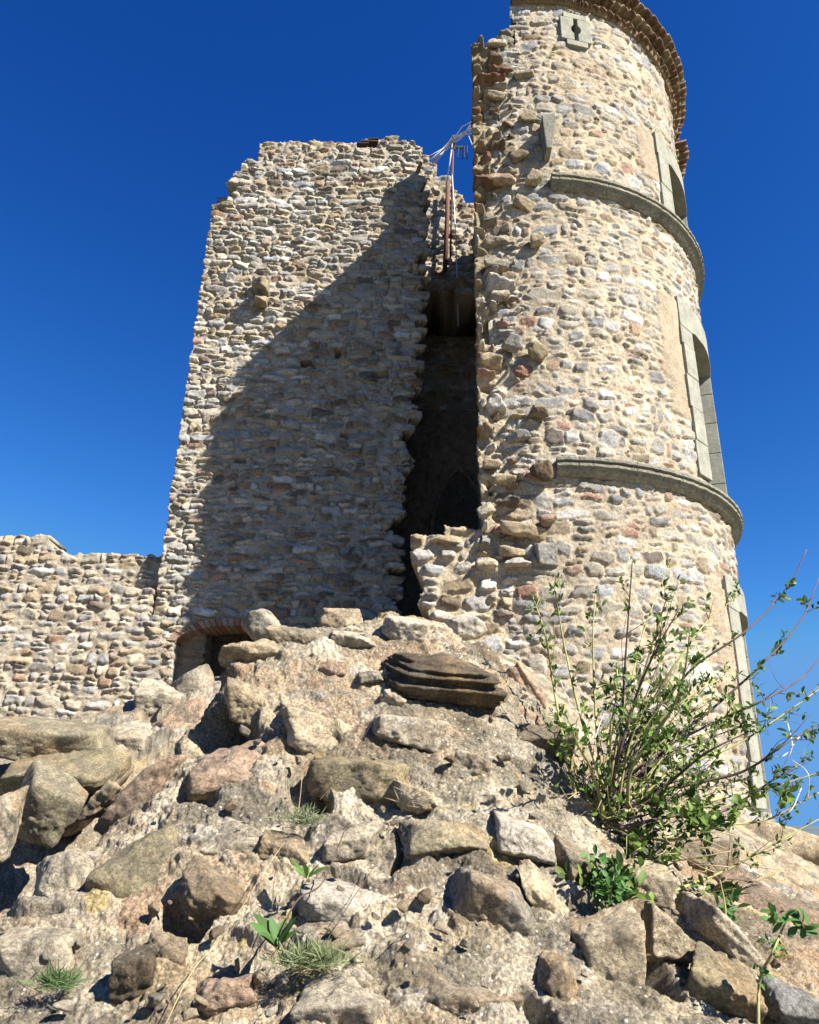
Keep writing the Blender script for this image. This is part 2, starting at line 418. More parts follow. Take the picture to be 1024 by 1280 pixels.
HOLLOWS = [([(258, 905), (296, 908)], .11, .22), ([(222, 1125), (230, 1150)], .07, .12), ([(790, 1140), (830, 1215)], .09, .16), ([(655, 1240), (680, 1262)], .04, .07),
           ([(382, 968), (396, 992)], .06, .10), ([(492, 1062), (505, 1045)], .03, .09), ([(180, 905), (190, 880)], .08, .2), ([(236, 985), (262, 996)], .05, .07)]
def surf(px, py):
    P = hit(px, py)
    return P if P is not None else at(px, py, 4)
def build_mound():
    az = np.radians(np.concatenate([np.linspace(-62, -29, 90)[:-1], np.linspace(-29, 29, 860), np.linspace(29, 62, 90)[1:]]))
    rr = np.concatenate([np.geomspace(0.45, 1.9, 50)[:-1], np.geomspace(1.9, 4.4, 640), np.geomspace(4.4, 15, 190)[1:]])
    A, Rr = np.meshgrid(az, rr)
    X = Rr * np.sin(A); Y = Rr * np.cos(A)
    Z = zbase(X, Y)
    e = 0.03
    nx = -(zbase(X + e, Y) - zbase(X - e, Y)) / (2 * e); ny = -(zbase(X, Y + e) - zbase(X, Y - e)) / (2 * e)
    nrm = np.stack([nx, ny, np.ones_like(nx)], -1); nrm /= np.linalg.norm(nrm, axis=-1, keepdims=True)
    # relief: lumps, half sunk stones of two sizes, gravelly mortar
    h = 0.13 * (fbm(X / 0.6, Y / 0.6, Z / .6, 1, 5, 0.55) - .5)
    ua, va = X + 0.25 * Y, Y * .75 + Z * .85
    hs, Cs, ID, sd, cm = masonry(ua, va, 0.34, 0.25, 91, gap=0.014, soft=0.045, amp=0.028, warp=0.45, fill=(0.35, 1.05), tiltk=.7, rough=0.016,
                                 mrough=0.014, red=0.02, split=0.35, hollow=.014)
    hs2, Cs2, ID2, sd2, cm2 = masonry(ua + 31, va, 0.12, 0.085, 92, gap=0.008, soft=0.020, amp=0.015, warp=0.5, fill=(0.0, 1.15), tiltk=.9, rough=0.010,
                                      mrough=0.008, red=0.03, split=0.3, hollow=.008)
    rg3 = np.abs(fbm(X / .06, Y / .06, Z / .06, 51, 3, .6) - .5)
    h += hs - .03 + hs2 * (1 - 0.5 * cm) - .03 * rg3
    h += 0.028 * (fbm(X / .06, Y / .06, Z / .06, 21, 4, .62) - .5) + 0.020 * (fbm(X / .016, Y / .016, Z / .016, 22, 3, .65) - .5)
    # the hollow on the left, between the mound and the leaning slabs, and smaller cavities under stones
    for (pts, wd, dp) in HOLLOWS:
        W_ = [hit(*q) for q in pts]
        for a, b in zip(W_[:-1], W_[1:]):
            ab = (b - a)[:2]; t = np.clip(((X - a[0]) * ab[0] + (Y - a[1]) * ab[1]) / (ab @ ab), 0, 1)
            dist = np.hypot(X - a[0] - t * ab[0], Y - a[1] - t * ab[1]) + .10 * (fbm(X / .2, Y / .2, None, 41, 3) - .5)
            h = np.minimum(h, h * 0 + 9) - dp * (1 - sstep(wd * .55, wd * 1.05, dist)) * (1 if len(W_) == 2 else .75)
    # albedo: sandy mortar, pale lime, grey crust, ochre patches
    n1 = fbm(X / .55, Y / .55, Z / .55, 31, 4); n2 = fbm(X / .3 + 7, Y / .3, Z / .3, 32, 4); n3 = fbm(X / .7 + 3, Y / .7, Z / .7, 33, 4); n4 = fbm(X / .09, Y / .09, Z / .09, 34, 4)
    C = np.array([0.315, 0.275, 0.205]) * np.ones(X.shape + (1,))
    C = mixc(C, np.array([0.24, 0.22, 0.18]), sstep(.47, .56, n1))
    C = mixc(C, np.array([0.42, 0.385, 0.32]), sstep(.54, .62, n2) * .8)
    C = mixc(C, np.array([0.36, 0.27, 0.18]), sstep(.58, .66, n3) * .5)
    C = mixc(C, Cs * np.array([.80, .77, .72]) + .03, cm * .75)
    C = mixc(C, Cs2 * .85, cm2 * .6)
    # dark lichen crust on the weathered skin
    C = mixc(C, np.array([0.11, 0.10, 0.08]), sstep(.53, .60, fbm(X / .22, Y / .22, Z / .22, 35, 5, .68)) * .62)
    C = mixc(C, np.array([0.34, 0.26, 0.07]), sstep(.70, .75, fbm(X / .16 + 5, Y / .16, Z / .16, 36, 3)) * .5)
    C *= np.array([1.27, 1.215, 1.11]) * (0.66 + 0.58 * n4)[..., None]
    P = np.stack([X, Y, Z], -1) + nrm * h[..., None]
    H_, W_ = X.shape
    o = arrmesh('mound', P, gridquads(H_, W_), M_MOUND, C)
    tag(o, kind='structure')
    return o
build_mound()

def build_far():
    # hilltop falling away to a plain, the sea and a line of far hills
    th = np.linspace(0, 2 * math.pi, 121); r = np.array([3, 14, 18, 24, 40, 80, 160, 320, 600, 900])
    T, Rr = np.meshgrid(th, r)
    z0 = np.interp(Rr, r, [-0.5, -0.5, -1.2, -4, -12, -32, -70, -110, -138, -160])
    X, Y = Rr * np.sin(T), Rr * np.cos(T) + 6
    Z = z0 + (fbm(X / 40, Y / 40, None, 2, 3) - .5) * Rr * .05
    Z[0] = -0.5
    g = plain_mat('dry_hill_ground', (0.16, 0.15, 0.09), 0.95, 0.35, 0.2, 0.05)
    tag(arrmesh('ground', np.stack([X, Y, Z], -1), gridquads(*X.shape), g), kind='structure')
    r = np.array([0.1, 300, 1200, 5000, 16000, 40000]); T, Rr = np.meshgrid(np.linspace(0, 2 * math.pi, 97), r)
    m, t, bs = new_mat('sea_water'); bs.inputs['Base Color'].default_value = (0.01, 0.05, 0.13, 1); bs.inputs['Roughness'].default_value = 0.35
    tag(arrmesh('sea', np.stack([Rr * np.sin(T), Rr * np.cos(T), np.full_like(T, -142.0)], -1), gridquads(*T.shape), m), kind='structure')
    a = np.radians(np.linspace(-60, 70, 300)); hh = 40 + 330 * fbm(np.degrees(a) / 9, np.zeros_like(a), None, 4, 4) * sstep(-70, 25, np.degrees(a))
    rows = []
    for k, (rd, s) in enumerate(((9000, -150), (9600, .35), (10400, .8), (11400, 1.0), (12800, .6), (14500, -150))):
        zz = np.full_like(a, -150.0) if s < 0 else -150 + (hh + 150) * s
        rows.append(np.stack([rd * np.sin(a), rd * np.cos(a), zz], -1))
    tag(arrmesh('hills', np.array(rows), gridquads(6, 300), plain_mat('far_hill_scrub', (0.085, 0.11, 0.115), 0.95, 0.2, 0.002, 0)), kind='structure')
build_far()

# =================================================================== ROUND TOWER
TC = np.array([1.90, 11.85]); TR = 3.0; FACE = math.radians(9.1)
def tdir(phi):
    """horizontal unit vector at angle phi (deg) from straight towards -y, positive to the right"""
    a = np.radians(phi); return np.sin(a), -np.cos(a)
Z_BASE, Z_TOP = 1.0, 14.45
WINS = [(59.5, 6.16, 8.55, 9.05, 0.68), (59.5, 10.70, 11.85, 12.30, 0.68), (65.0, 2.0, 4.40, 4.82, 0.66)]   # angle, sill, head, top, half width
tower = empty('round_tower', (TC[0], TC[1], 1.6), 'tall half-round rubble stone tower with two moulded string courses and a tiled eave', 'tower')
def build_tower_wall():
    ph = np.concatenate([np.linspace(-17, 96, 430), np.linspace(96, 190, 60)[1:]])
    zz = np.linspace(Z_BASE, Z_TOP, 840)
    PH, ZZ = np.meshgrid(ph, zz)
    U = np.radians(PH) * TR
    h, C, ID, sd, cm = masonry(U, ZZ, 0.25, 0.15, 21, gap=0.020, soft=0.009, amp=0.027, warp=0.28, fill=(0.80, 1.34), tiltk=.9, rough=0.013, pal=PAL * np.array([.91, .935, .98]) + .012,
                               mortar=(0.455, 0.385, 0.28), red=0.018, wts=[3.4, 2, 3.4, 3.2, 1.6, .8, 4, .7, 2, .3], split=0.38, mrough=0.014, hollow=.012)
    # upper storey: more mortar smeared over the stones; plain plaster beside the windows
    pl = np.zeros_like(U)
    for (pc, z0, z1, zt, hw) in WINS:
        L = math.radians(pc) * TR - 1.1
        wob = 0.18 * (fbm(U / .3, ZZ / .3, None, 5, 3) - .5) * 2
        pl = np.maximum(pl, sstep(0.0, 0.06, np.minimum(np.minimum(U - (L - 0.34 - wob), (zt - .1 + wob) - ZZ), ZZ - (z0 + 0.45 * (zt - z0) * 0.6 + wob))) * (U < L + 2.2))
    pl = pl * np.where((ZZ > 10.4), .95, np.where(ZZ > 5.9, 1.0, .8))
    hp = 0.022 + 0.014 * (fbm(U / .2, ZZ / .2, None, 7, 4) - .5)
    h = h * (1 - pl) + hp * pl
    pc_ = np.array([0.39, 0.32, 0.225]) * (0.82 + .36 * fbm(U / .3, ZZ / .5, None, 8, 4))[..., None]
    C = mixc(C, pc_, pl)
    up = sstep(10.8, 11.6, ZZ) * sstep(.45, .6, fbm(U / .5, ZZ / .5, None, 14, 3)) * (1 - pl) * sstep(-6, 6, PH)
    C = mixc(C, np.array([0.46, 0.37, 0.25]) * (0.85 + .3 * fbm(U / .1, ZZ / .1, None, 15, 3))[..., None], up * .45)
    h = h + 0.05 * (fbm(U / 1.3, ZZ / 1.3, None, 17, 3) - .5)
    # slightly darker random patches over the wall
    C = C * (1 - 0.12 * sstep(.5, .65, fbm(U / .8, ZZ / 2.0, None, 18, 4)))[..., None]
    rad = TR + h - 0.02
    P = np.stack([TC[0] + rad * np.sin(np.radians(PH)), TC[1] - rad * np.cos(np.radians(PH)), ZZ], -1)
    keep = np.ones((len(zz) - 1, len(ph) - 1), bool)
    pm = (PH[:-1, :-1] + PH[1:, 1:]) / 2; zm = (ZZ[:-1, :-1] + ZZ[1:, 1:]) / 2
    for (pc, z0, z1, zt, hw) in WINS:
        d = np.radians(pm - pc) * TR
        keep &= ~((d > -(hw + .2)) & (d < hw + .12) & (zm > z0 - .02) & (zm < z1 + .15))
    d = np.radians(pm - 12.1) * TR
    keep &= ~((np.abs(d) < 0.13) & (np.abs(zm - 13.74) < .28))
    keep &= ~((zm > 13.45 + .1 * np.sin(pm * 2)) & (pm < -7.5 + 1.5 * (vnoise(ID[1:, 1:] * 1.3, ID[1:, 1:] * .7) - .5) * 2))
    Q = gridquads(len(zz), len(ph), keep)
    arrmesh('wall', P, Q, M_WALL, C, parent=tower)
build_tower_wall()
def ring(name, prof, p0, p1, mat, parent, n=160, joints=0, center=TC, seed=1):
    """sweeps a closed (radius, z) profile round the tower axis"""
    ph = np.linspace(p0, p1, n); k = len(prof)
    V = []
    for i, a in enumerate(ph):
        s, c = tdir(a)
        jt = 0.010 * (vnoise(np.array([a * .55]), np.array([0.3]), None, seed)[0] - .5)
        cutj = .010 if joints and abs(((a + 3.1 * math.sin(a * .37)) % joints) - joints / 2) < .28 else 0.0
        for j, (r, z) in enumerate(prof):
            r = r - cutj * (r > 3.0); w = 0.010 * (vnoise(np.array([a * 1.7]), np.array([j * 3.1]), None, seed + 3)[0] - .5)
            V.append((center[0] + (r + w) * s, center[1] + (r + w) * c, z + jt + w * .5))
    f = []
    for i in range(n - 1):
        for j in range(k):
            f.append((i * k + j, (i + 1) * k + j, (i + 1) * k + (j + 1) % k, i * k + (j + 1) % k))
    mb = MB(); mb.v = V; mb.f = f + [tuple(range(k)), tuple((n - 1) * k + j for j in range(k))]
    return mb.build(name, mat, parent)
for zt, p0, nm in ((5.97, -2.0, 'worn moulded string course at mid height'), (10.53, 1.0, 'worn moulded string course below the top storey')):
    prof = [(2.93, zt), (3.15, zt - .005), (3.165, zt - .02), (3.165, zt - .055), (3.12, zt - .062), (3.12, zt - .085), (3.15, zt - .092), (3.15, zt - .125),
            (3.115, zt - .13), (3.10, zt - .165), (3.06, zt - .205), (3.02, zt - .222), (2.93, zt - .225)]
    o = ring('cornice', prof, p0, 150, M_CORN, tower, 520, joints=10.5)
    o['label'] = nm
def frame_of(pc, dist):
    s, c = tdir(pc)
    nrm = np.array([s, c, 0.0]); tan = np.array([-c, s, 0.0])
    o = np.array([TC[0], TC[1], 0]) + nrm * dist
    return lambda q: o + tan * q[0] + nrm * q[1] + np.array([0, 0, q[2]])
def build_windows():
    for i, (pc, z0, z1, zt, hw) in enumerate(WINS):
        def M(q, pc=pc):
            a = pc + math.degrees(q[0] / TR); s_, c_ = tdir(a)
            return np.array([TC[0] + (TR + q[1]) * s_, TC[1] + (TR + q[1]) * c_, q[2]])
        mb = MB()
        # left jamb: toothed blocks; right jamb: narrow blocks; sill; lintel with a low segmental head
        z = z0; k = 0
        cuts = []
        while z < z1 - .05:
            hgt = min(0.52, z1 - z) if z1 - z > .75 else z1 - z
            cuts.append((z, z + hgt)); z += hgt
        for k, (a, b) in enumerate(cuts):
            L = 1.02 if k % 2 == 0 else 0.99
            mb.box((-(hw + L) / 2, -0.17 + .004 * (k % 2), (a + b) / 2), (L - hw, 0.41, b - a - .006), M)
            R_ = .80 if k % 2 else .74
            mb.box(((hw + R_) / 2, -0.19, (a + b) / 2), (R_ - hw, 0.44, b - a - .006), M)
        n = 12; rise = 0.16
        arc = [(-hw + 2 * hw * j / n, z1 - rise + rise * (1 - (2 * j / n - 1) ** 2)) for j in range(n + 1)]
        arc = [(u, w + rise * .25) for u, w in arc]
        poly = [(-1.01, z1 + .004), (-hw, z1 + .004)] + [(u, max(w, z1 + .004) + .03) for u, w in arc[1:-1]] + [(hw, z1 + .004), (.80, z1 + .004)] + [(.78 - 1.79 * j / 8, zt) for j in range(9)]
        for j in range(1):
            mb.prism(poly, -0.37, 0.037, M)
        root = mb.build('window', M_DRESS, tower, bevel=0.008)
        root['label'] = ['tall window with grey stone surround above the lower string course', 'window with grey stone surround in the top storey', 'tall ground storey window behind the shrub'][i]
        b2 = MB()
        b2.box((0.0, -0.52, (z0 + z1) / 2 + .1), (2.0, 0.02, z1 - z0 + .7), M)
        p = b2.build('shade_sheet', M_DARK, None); p.parent = root  # near-black sheet painting the interior shade, not glass
    # arrow slit
    M = frame_of(12.1, 3.0)
    mb = MB()
    zc = 13.74
    def half(sg):
        pts = [(.035, .25), (.035, .10), (.075, .05), (.085, 0), (.075, -.05), (.035, -.10), (.035, -.25)]
        out = [(.26, -.25), (.26, .25)]
        return [(sg * u, zc + w) for u, w in pts + out]
    mb.prism(half(1), -0.25, 0.045, M); mb.prism(half(-1), -0.25, 0.045, M)
    mb.box((0.0, -0.10, zc + .31), (.40, .29, .112), M); mb.box((0.01, -0.10, zc - .31), (.36, .286, .112), M)
    s = mb.build('arrow_slit', M_DRESS, tower, bevel=0.006)
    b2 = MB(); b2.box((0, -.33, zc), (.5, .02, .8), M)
    p = b2.build('opening', M_DARK, None); p.parent = s  # near-black sheet painting the shade inside the slit
build_windows()
def build_eave():
    def tiles(p0, p1, r0, r1, z, cnt, center=TC, seed=3):
        V = []; Q = []; Cc = []
        rg = np.random.default_rng(seed)
        n = 9
        step = (p1 - p0) / cnt
        for i in range(cnt):
            a = p0 + (i + .5) * step + rg.normal() * .12 * step
            s, c = tdir(a); nr = np.array([s, c, 0]); tn = np.array([-c, s, 0]); up = np.array([0, 0, 1.0])
            w = math.radians(step) * (r0 + r1) / 2 * .56
            tint = np.array([(0.19, 0.11, 0.06), (0.22, 0.15, 0.085), (0.16, 0.09, 0.055), (0.26, 0.20, 0.125)][rg.integers(0, 4)]) * rg.uniform(.75, 1.2)
            dz = rg.normal() * .008; dr = rg.normal() * .012
            base = len(V)
            for (rr, sc) in ((r0, 1.0), (r1 + dr, 1.0)):
                for th in (1.0, 0.80):
                    for k in range(n):
                        an = math.pi * k / (n - 1)
                        q = np.array([center[0], center[1], 0]) + nr * rr + tn * math.cos(an) * w * th * sc + up * (z + dz + math.sin(an) * w * 1.15 * th)
                        V.append(q); Cc.append(tint)
            def b(e, l, k): return base + (e * 2 + l) * n + k
            for k in range(n - 1):
                Q.append((b(0,0,k), b(1,0,k), b(1,0,k+1), b(0,0,k+1)))
                Q.append((b(0,1,k), b(0,1,k+1), b(1,1,k+1), b(1,1,k)))
                Q.append((b(1,0,k), b(1,1,k), b(1,1,k+1), b(1,0,k+1)))
            for e, l in ((0, 0),):
                Q.append((b(0,0,0), b(0,1,0), b(1,1,0), b(1,0,0))); Q.append((b(0,0,n-1), b(1,0,n-1), b(1,1,n-1), b(0,1,n-1)))
        return np.array(V), np.array(Q), np.array(Cc)
    mort = stone_mat('eave_mortar', 40, 0.6, 1.2, 0.006, 0.003, base=(0.30, 0.22, 0.13))
    A0 = -7.0
    ev = ring('eave', [(2.90, 14.30), (3.04, 14.30), (3.07, 14.36), (3.07, 14.50), (3.15, 14.52), (3.20, 14.66), (2.90, 14.70)], A0, 190, mort, tower, 160)
    for (r0, r1, z, c, sd) in ((2.90, 3.11, 14.31, 72, 3), (2.95, 3.22, 14.45, 68, 4), (2.8, 3.33, 14.60, 64, 5)):
        V, Q, Cc = tiles(A0, 186, r0, r1, z, c, seed=sd)
        p = arrmesh('tile_row', V, Q, M_TILE, Cc, parent=None); p.parent = ev
    lc = TC + np.array([0.14, 0.75])
    lo = ring('eave', [(2.90, 13.80), (3.05, 13.80), (3.10, 13.91), (3.10, 14.05), (3.2, 14.11), (2.90, 14.25)], 66, 150, mort, tower, 60, center=lc)
    lo['label'] = 'short lower length of tiled eave at the far right'
    for (r0, r1, z, c, sd) in ((2.95, 3.20, 13.81, 30, 13), (3.0, 3.38, 13.99, 28, 14)):
        V, Q, Cc = tiles(66, 148, r0, r1, z, c, center=lc, seed=sd)
        p = arrmesh('tile_row', V, Q, M_TILE, Cc, parent=None); p.parent = lo
    # low conical roof, open to the left where the tower is cut
    V = [(TC[0], TC[1], 15.75)]; ph = np.linspace(A0, 190, 60)
    for a in ph:
        s, c = tdir(a); V.append((TC[0] + 3.25 * s, TC[1] + 3.25 * c, 14.72))
    for a in ph:
        s, c = tdir(a); V.append((TC[0] + 2.9 * s, TC[1] + 2.9 * c, 14.60))
    V.append((TC[0], TC[1], 14.6)); n = len(ph)
    f = [(0, i + 1, i + 2) for i in range(n - 1)] + [(i + 1, n + i + 1, n + i + 2, i + 2) for i in range(n - 1)] + [(n + i + 1, 2 * n + 1, n + i + 2) for i in range(n - 1)]
    mb = MB(); mb.v = V; mb.f = f
    mb.build('roof', stone_mat('roof_clay', 30, base=(0.28, 0.16, 0.09)), tower)
build_eave()

def wall_block(name, us, zz, place, okf, seed, parent, tk, kw, mat=None):
    U, Z = np.meshgrid(us, zz)
    h, C, ID, sd, cm = masonry(U, Z, seed=seed, **kw)
    ok = okf(sd[ID, 0], sd[ID, 1])
    mask = ok[:-1, :-1] & ok[1:, 1:]
    V = place(U, h, Z).reshape(-1, 3); Q = gridquads(*U.shape, mask)
    V, Q, Cc = compact(V, Q, C.reshape(-1, 3))
    b = V + np.array(tk)
    b = np.where(np.array([abs(t) > 0 for t in tk])[None], b, V)
    V, Q, Cc = thick(V, Q, Cc, b)
    return arrmesh(name, V, Q, mat or M_WALL, Cc, parent=parent)
# =================================================================== BROKEN CROSS WALL joined to the tower's left side
bw = empty('broken_wall', (1.2, 9.0, 3.4), 'ragged broken end of a thick stone wall joined to the left side of the round tower', 'wall')
def build_stub():
    # the torn end, facing the camera
    us = np.linspace(0.80, 1.95, 84); zz = np.linspace(4.6, 13.75, 640)
    U, Z = np.meshgrid(us, zz)
    h, C, ID, sd, cm = masonry(U, Z, 0.30, 0.15, 33, gap=0.030, soft=0.016, amp=0.135, warp=0.28, fill=(0.80, 1.25), tiltk=.9, rough=0.028, hollow=.17,
                               mortar=(0.43, 0.35, 0.24), red=0.05, wts=[3, 2, 3, 3, 3, 2, 1.6, 1.6, 1.4, .8], mrough=0.022)
    cu, cz = sd[ID, 0], sd[ID, 1]
    # right limit wanders; a run of corbelled stones leans out below the upper cornice
    lim = 1.62 + 0.14 * (fbm(np.zeros_like(cz), cz / .6, None, 3, 3) - .5) * 2
    top = 13.62 - 0.05 * (cu < 1.0) + 0.22 * (cu > 1.25)
    ok = (cu < lim) & (cz < top) & (U > 0.85 + .035 * (fbm(np.zeros_like(Z), Z / .12, None, 3, 3) - .5) * 2)
    sh = 0.10 * (fbm(U / .5, Z / .5, None, 12, 3) - .5)
    h = h + sh
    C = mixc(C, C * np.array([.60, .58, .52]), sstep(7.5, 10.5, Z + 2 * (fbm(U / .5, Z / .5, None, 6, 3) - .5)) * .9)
    fade = sstep(0.02, 0.26, (lim - U))
    y = 8.94 - h * (0.35 + .65 * fade) + 0.02 * (U - .8)
    mask = ok[:-1, :-1] & ok[1:, 1:]
    V = np.stack([U, y, Z], -1).reshape(-1, 3)
    Q = gridquads(*U.shape, mask)
    V, Q, Cc = compact(V, Q, C.reshape(-1, 3))
    b = V.copy(); b[:, 1] = 9.5; b[:, 0] = np.maximum(b[:, 0], 0.88 + .11 * .6)
    V, Q, Cc = thick(V, Q, Cc, b)
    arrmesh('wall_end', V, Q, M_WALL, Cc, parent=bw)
    # side of the wall running back, with its stepped broken top
    prof = [(9.3, 2.6), (9.3, 13.7), (9.8, 13.95), (11.0, 14.65), (11.0, 15.75), (12.0, 15.7), (12.3, 14.6), (15.3, 14.6), (15.3, 2.6)]
    pa = np.array(prof[1:-1])
    wall_block('side_face', np.linspace(15.3, 9.25, 200), np.linspace(2.6, 15.9, 430), lambda U, h, Z: np.stack([0.90 + 0.115 * (U - 8.9) - h, U, Z], -1),
               lambda cu, cz: cz < np.where((cu > 11.0) & (cu < 12.1), 15.75, np.interp(cu, [9.3, 9.8, 11.0, 12.1, 15.3], [13.7, 13.95, 14.65, 14.6, 14.6])), 55, bw, (.5, 0, 0),
               dict(cw=.27, ch=.13, gap=.014, soft=.02, amp=.05, warp=.26, fill=(.86, 1.25), tiltk=.9, rough=.016, hollow=.03, split=.3, mortar=(.34, .28, .19), red=.03))
    # lower, wider foot of the wall
    us = np.linspace(0.02, 2.0, 150); zz = np.linspace(2.5, 5.2, 190)
    U, Z = np.meshgrid(us, zz)
    h, C, ID, sd, cm = masonry(U, Z, 0.25, 0.145, 35, gap=0.02, soft=0.013, amp=0.06, warp=0.26, fill=(0.8, 1.2), tiltk=.9, rough=0.018, hollow=.02,
                               mortar=(0.45, 0.375, 0.26), red=0.03, wts=[3, 2.4, 3, 3, 2, 1, 3, .8, 1.6, .3])
    cu, cz = sd[ID, 0], sd[ID, 1]
    ok = (cu > 0.10 + .03 * (cz < 4)) & (cz < 4.98 + .12 * (cu > .62) + .3 * (cu > 1.0)) & (cu < 1.78 + .12 * (fbm(np.zeros_like(cz), cz / .4, None, 5, 2) - .5))
    y = 8.95 - h - .10 * sstep(3.6, 2.8, Z) + 0.10 * sstep(1.45, 1.9, U)
    mask = ok[:-1, :-1] & ok[1:, 1:]
    V = np.stack([U, y, Z], -1).reshape(-1, 3); Q = gridquads(*U.shape, mask)
    V, Q, Cc = compact(V, Q, C.reshape(-1, 3))
    b = V.copy(); b[:, 1] = 10.6; b[:, 0] += .22
    V, Q, Cc = thick(V, Q, Cc, b)
    arrmesh('wall_foot', V, Q, M_WALL, Cc, parent=bw)
build_stub()

# ------------------------------------------------------------------ rocks
_ico = {}
def ico(sub):
    if sub not in _ico:
        bm = bmesh.new(); bmesh.ops.create_icosphere(bm, subdivisions=sub, radius=1)
        bm.verts.ensure_lookup_table()
        _ico[sub] = (np.array([v.co[:] for v in bm.verts]), np.array([[v.index for v in f.verts] for f in bm.faces]))
        bm.free()
    return _ico[sub]
TONES = {'grey': (0.27, 0.255, 0.22), 'pale': (0.37, 0.34, 0.28), 'white': (0.45, 0.425, 0.375), 'beige': (0.33, 0.285, 0.21), 'brown': (0.195, 0.165, 0.125), 'dark': (0.095, 0.077, 0.056),
         'pink': (0.33, 0.25, 0.195), 'ochre': (0.32, 0.265, 0.19), 'moss': (0.24, 0.215, 0.145), 'blue': (0.235, 0.24, 0.245), 'cream': (0.40, 0.35, 0.265), 'olive': (0.26, 0.24, 0.18),
         'red': (0.235, 0.18, 0.145)}
def rock_mesh(name, P0, ax, dims, tone, seed, parent=None, sub=5, strata=0.0, nplane=11, sharp=26, mat=None, lichen=.5, blocky=.35):
    """a faceted stone: a rounded polytope, then strata, noise and chips; ax = its three axes, dims = half sizes"""
    rg = np.random.default_rng(seed)
    n, F = ico(sub)
    pl = rg.normal(size=(nplane, 3)); pl /= np.linalg.norm(pl, axis=1)[:, None]
    dd = rg.uniform(0.55, 0.95, nplane)
    box = np.concatenate([np.eye(3), -np.eye(3)]) + rg.normal(size=(6, 3)) * .13; box /= np.linalg.norm(box, axis=1)[:, None]
    pl = np.concatenate([pl, box]); dd = np.concatenate([dd, rg.uniform(.62 + .1 * blocky, .82, 6)])
    t = np.maximum(n @ pl.T, 1e-3) / dd
    r = 1 / ((t ** sharp).sum(1)) ** (1 / sharp)
    p = n * r[:, None]
    p = p / np.abs(p).max(0)
    D = np.array(dims, float)
    q = p * D
    sc = D.mean()
    if strata:
        lay = vnoise(q[:, 2] / .015 + 0.8 * fbm(q[:, 0] / sc, q[:, 1] / sc, None, seed, 2), q[:, 0] * 0 + seed * .7, None, 3)
        q[:, :2] *= (1 + strata * (lay - .6))[:, None]
    o = seed * 3.17
    nz = fbm(q[:, 0] / (sc * .8) + o, q[:, 1] / (sc * .8), q[:, 2] / (sc * .8), 2, 5, .55) - .5
    rd = np.abs(fbm(q[:, 0] / (sc * .45) + o, q[:, 1] / (sc * .45), q[:, 2] / (sc * .45), 5, 3) - .5)
    q = q + n * (sc * (.17 * nz - .20 * rd))[:, None] + n * (0.020 * (fbm(q[:, 0] / .022, q[:, 1] / .03, q[:, 2] / .03, 3, 3, .6) - .5))[:, None]
    ax = np.array(ax, float)
    Wd = P0 + q @ ax
    c = np.array(TONES[tone]) * np.array([1.38, 1.31, 1.20]) * np.ones((len(n), 1))
    a1 = fbm(Wd[:, 0] / .16 + o, Wd[:, 1] / .16, Wd[:, 2] / .16, 1, 4); a2 = fbm(Wd[:, 0] / .10 + o, Wd[:, 1] / .10, Wd[:, 2] / .10, 9, 4, .65); a3 = fbm(Wd[:, 0] / .25 + 2, Wd[:, 1] / .25 + o, Wd[:, 2] / .25, 4, 3)
    c = mixc(c, c * np.array([1.22, 1.2, 1.16]), sstep(.52, .60, a1))
    c = mixc(c, np.array([0.17, 0.155, 0.12]), sstep(.54, .61, a2) * lichen)
    c = mixc(c, np.array([0.40, 0.27, 0.14]), sstep(.58, .72, a3) * .45)
    c = c * (0.55 + .75 * fbm(Wd[:, 0] / .022, Wd[:, 1] / .03, Wd[:, 2] / .03, 6, 3))[:, None]
    return arrmesh(name, Wd, F, mat or M_ROCK, c, parent=parent, nside=3)
def axes(rot, yaw=0.0, lean=0.0):
    """stone axes: long axis turned rot degrees in the facing plane, depth axis away from the viewer"""
    a = math.radians(rot); ca, sa = math.cos(a), math.sin(a)
    r = np.array([1.0, 0, 0]); u = np.array([0, -math.sin(.2 + lean), math.cos(.2 + lean)]); f = np.array([0, math.cos(.2 + lean), math.sin(.2 + lean)])
    cy, sy = math.cos(yaw), math.sin(yaw)
    r, f = r * cy + f * sy, f * cy - r * sy
    return np.array([r * ca + u * sa, f, u * ca - r * sa])

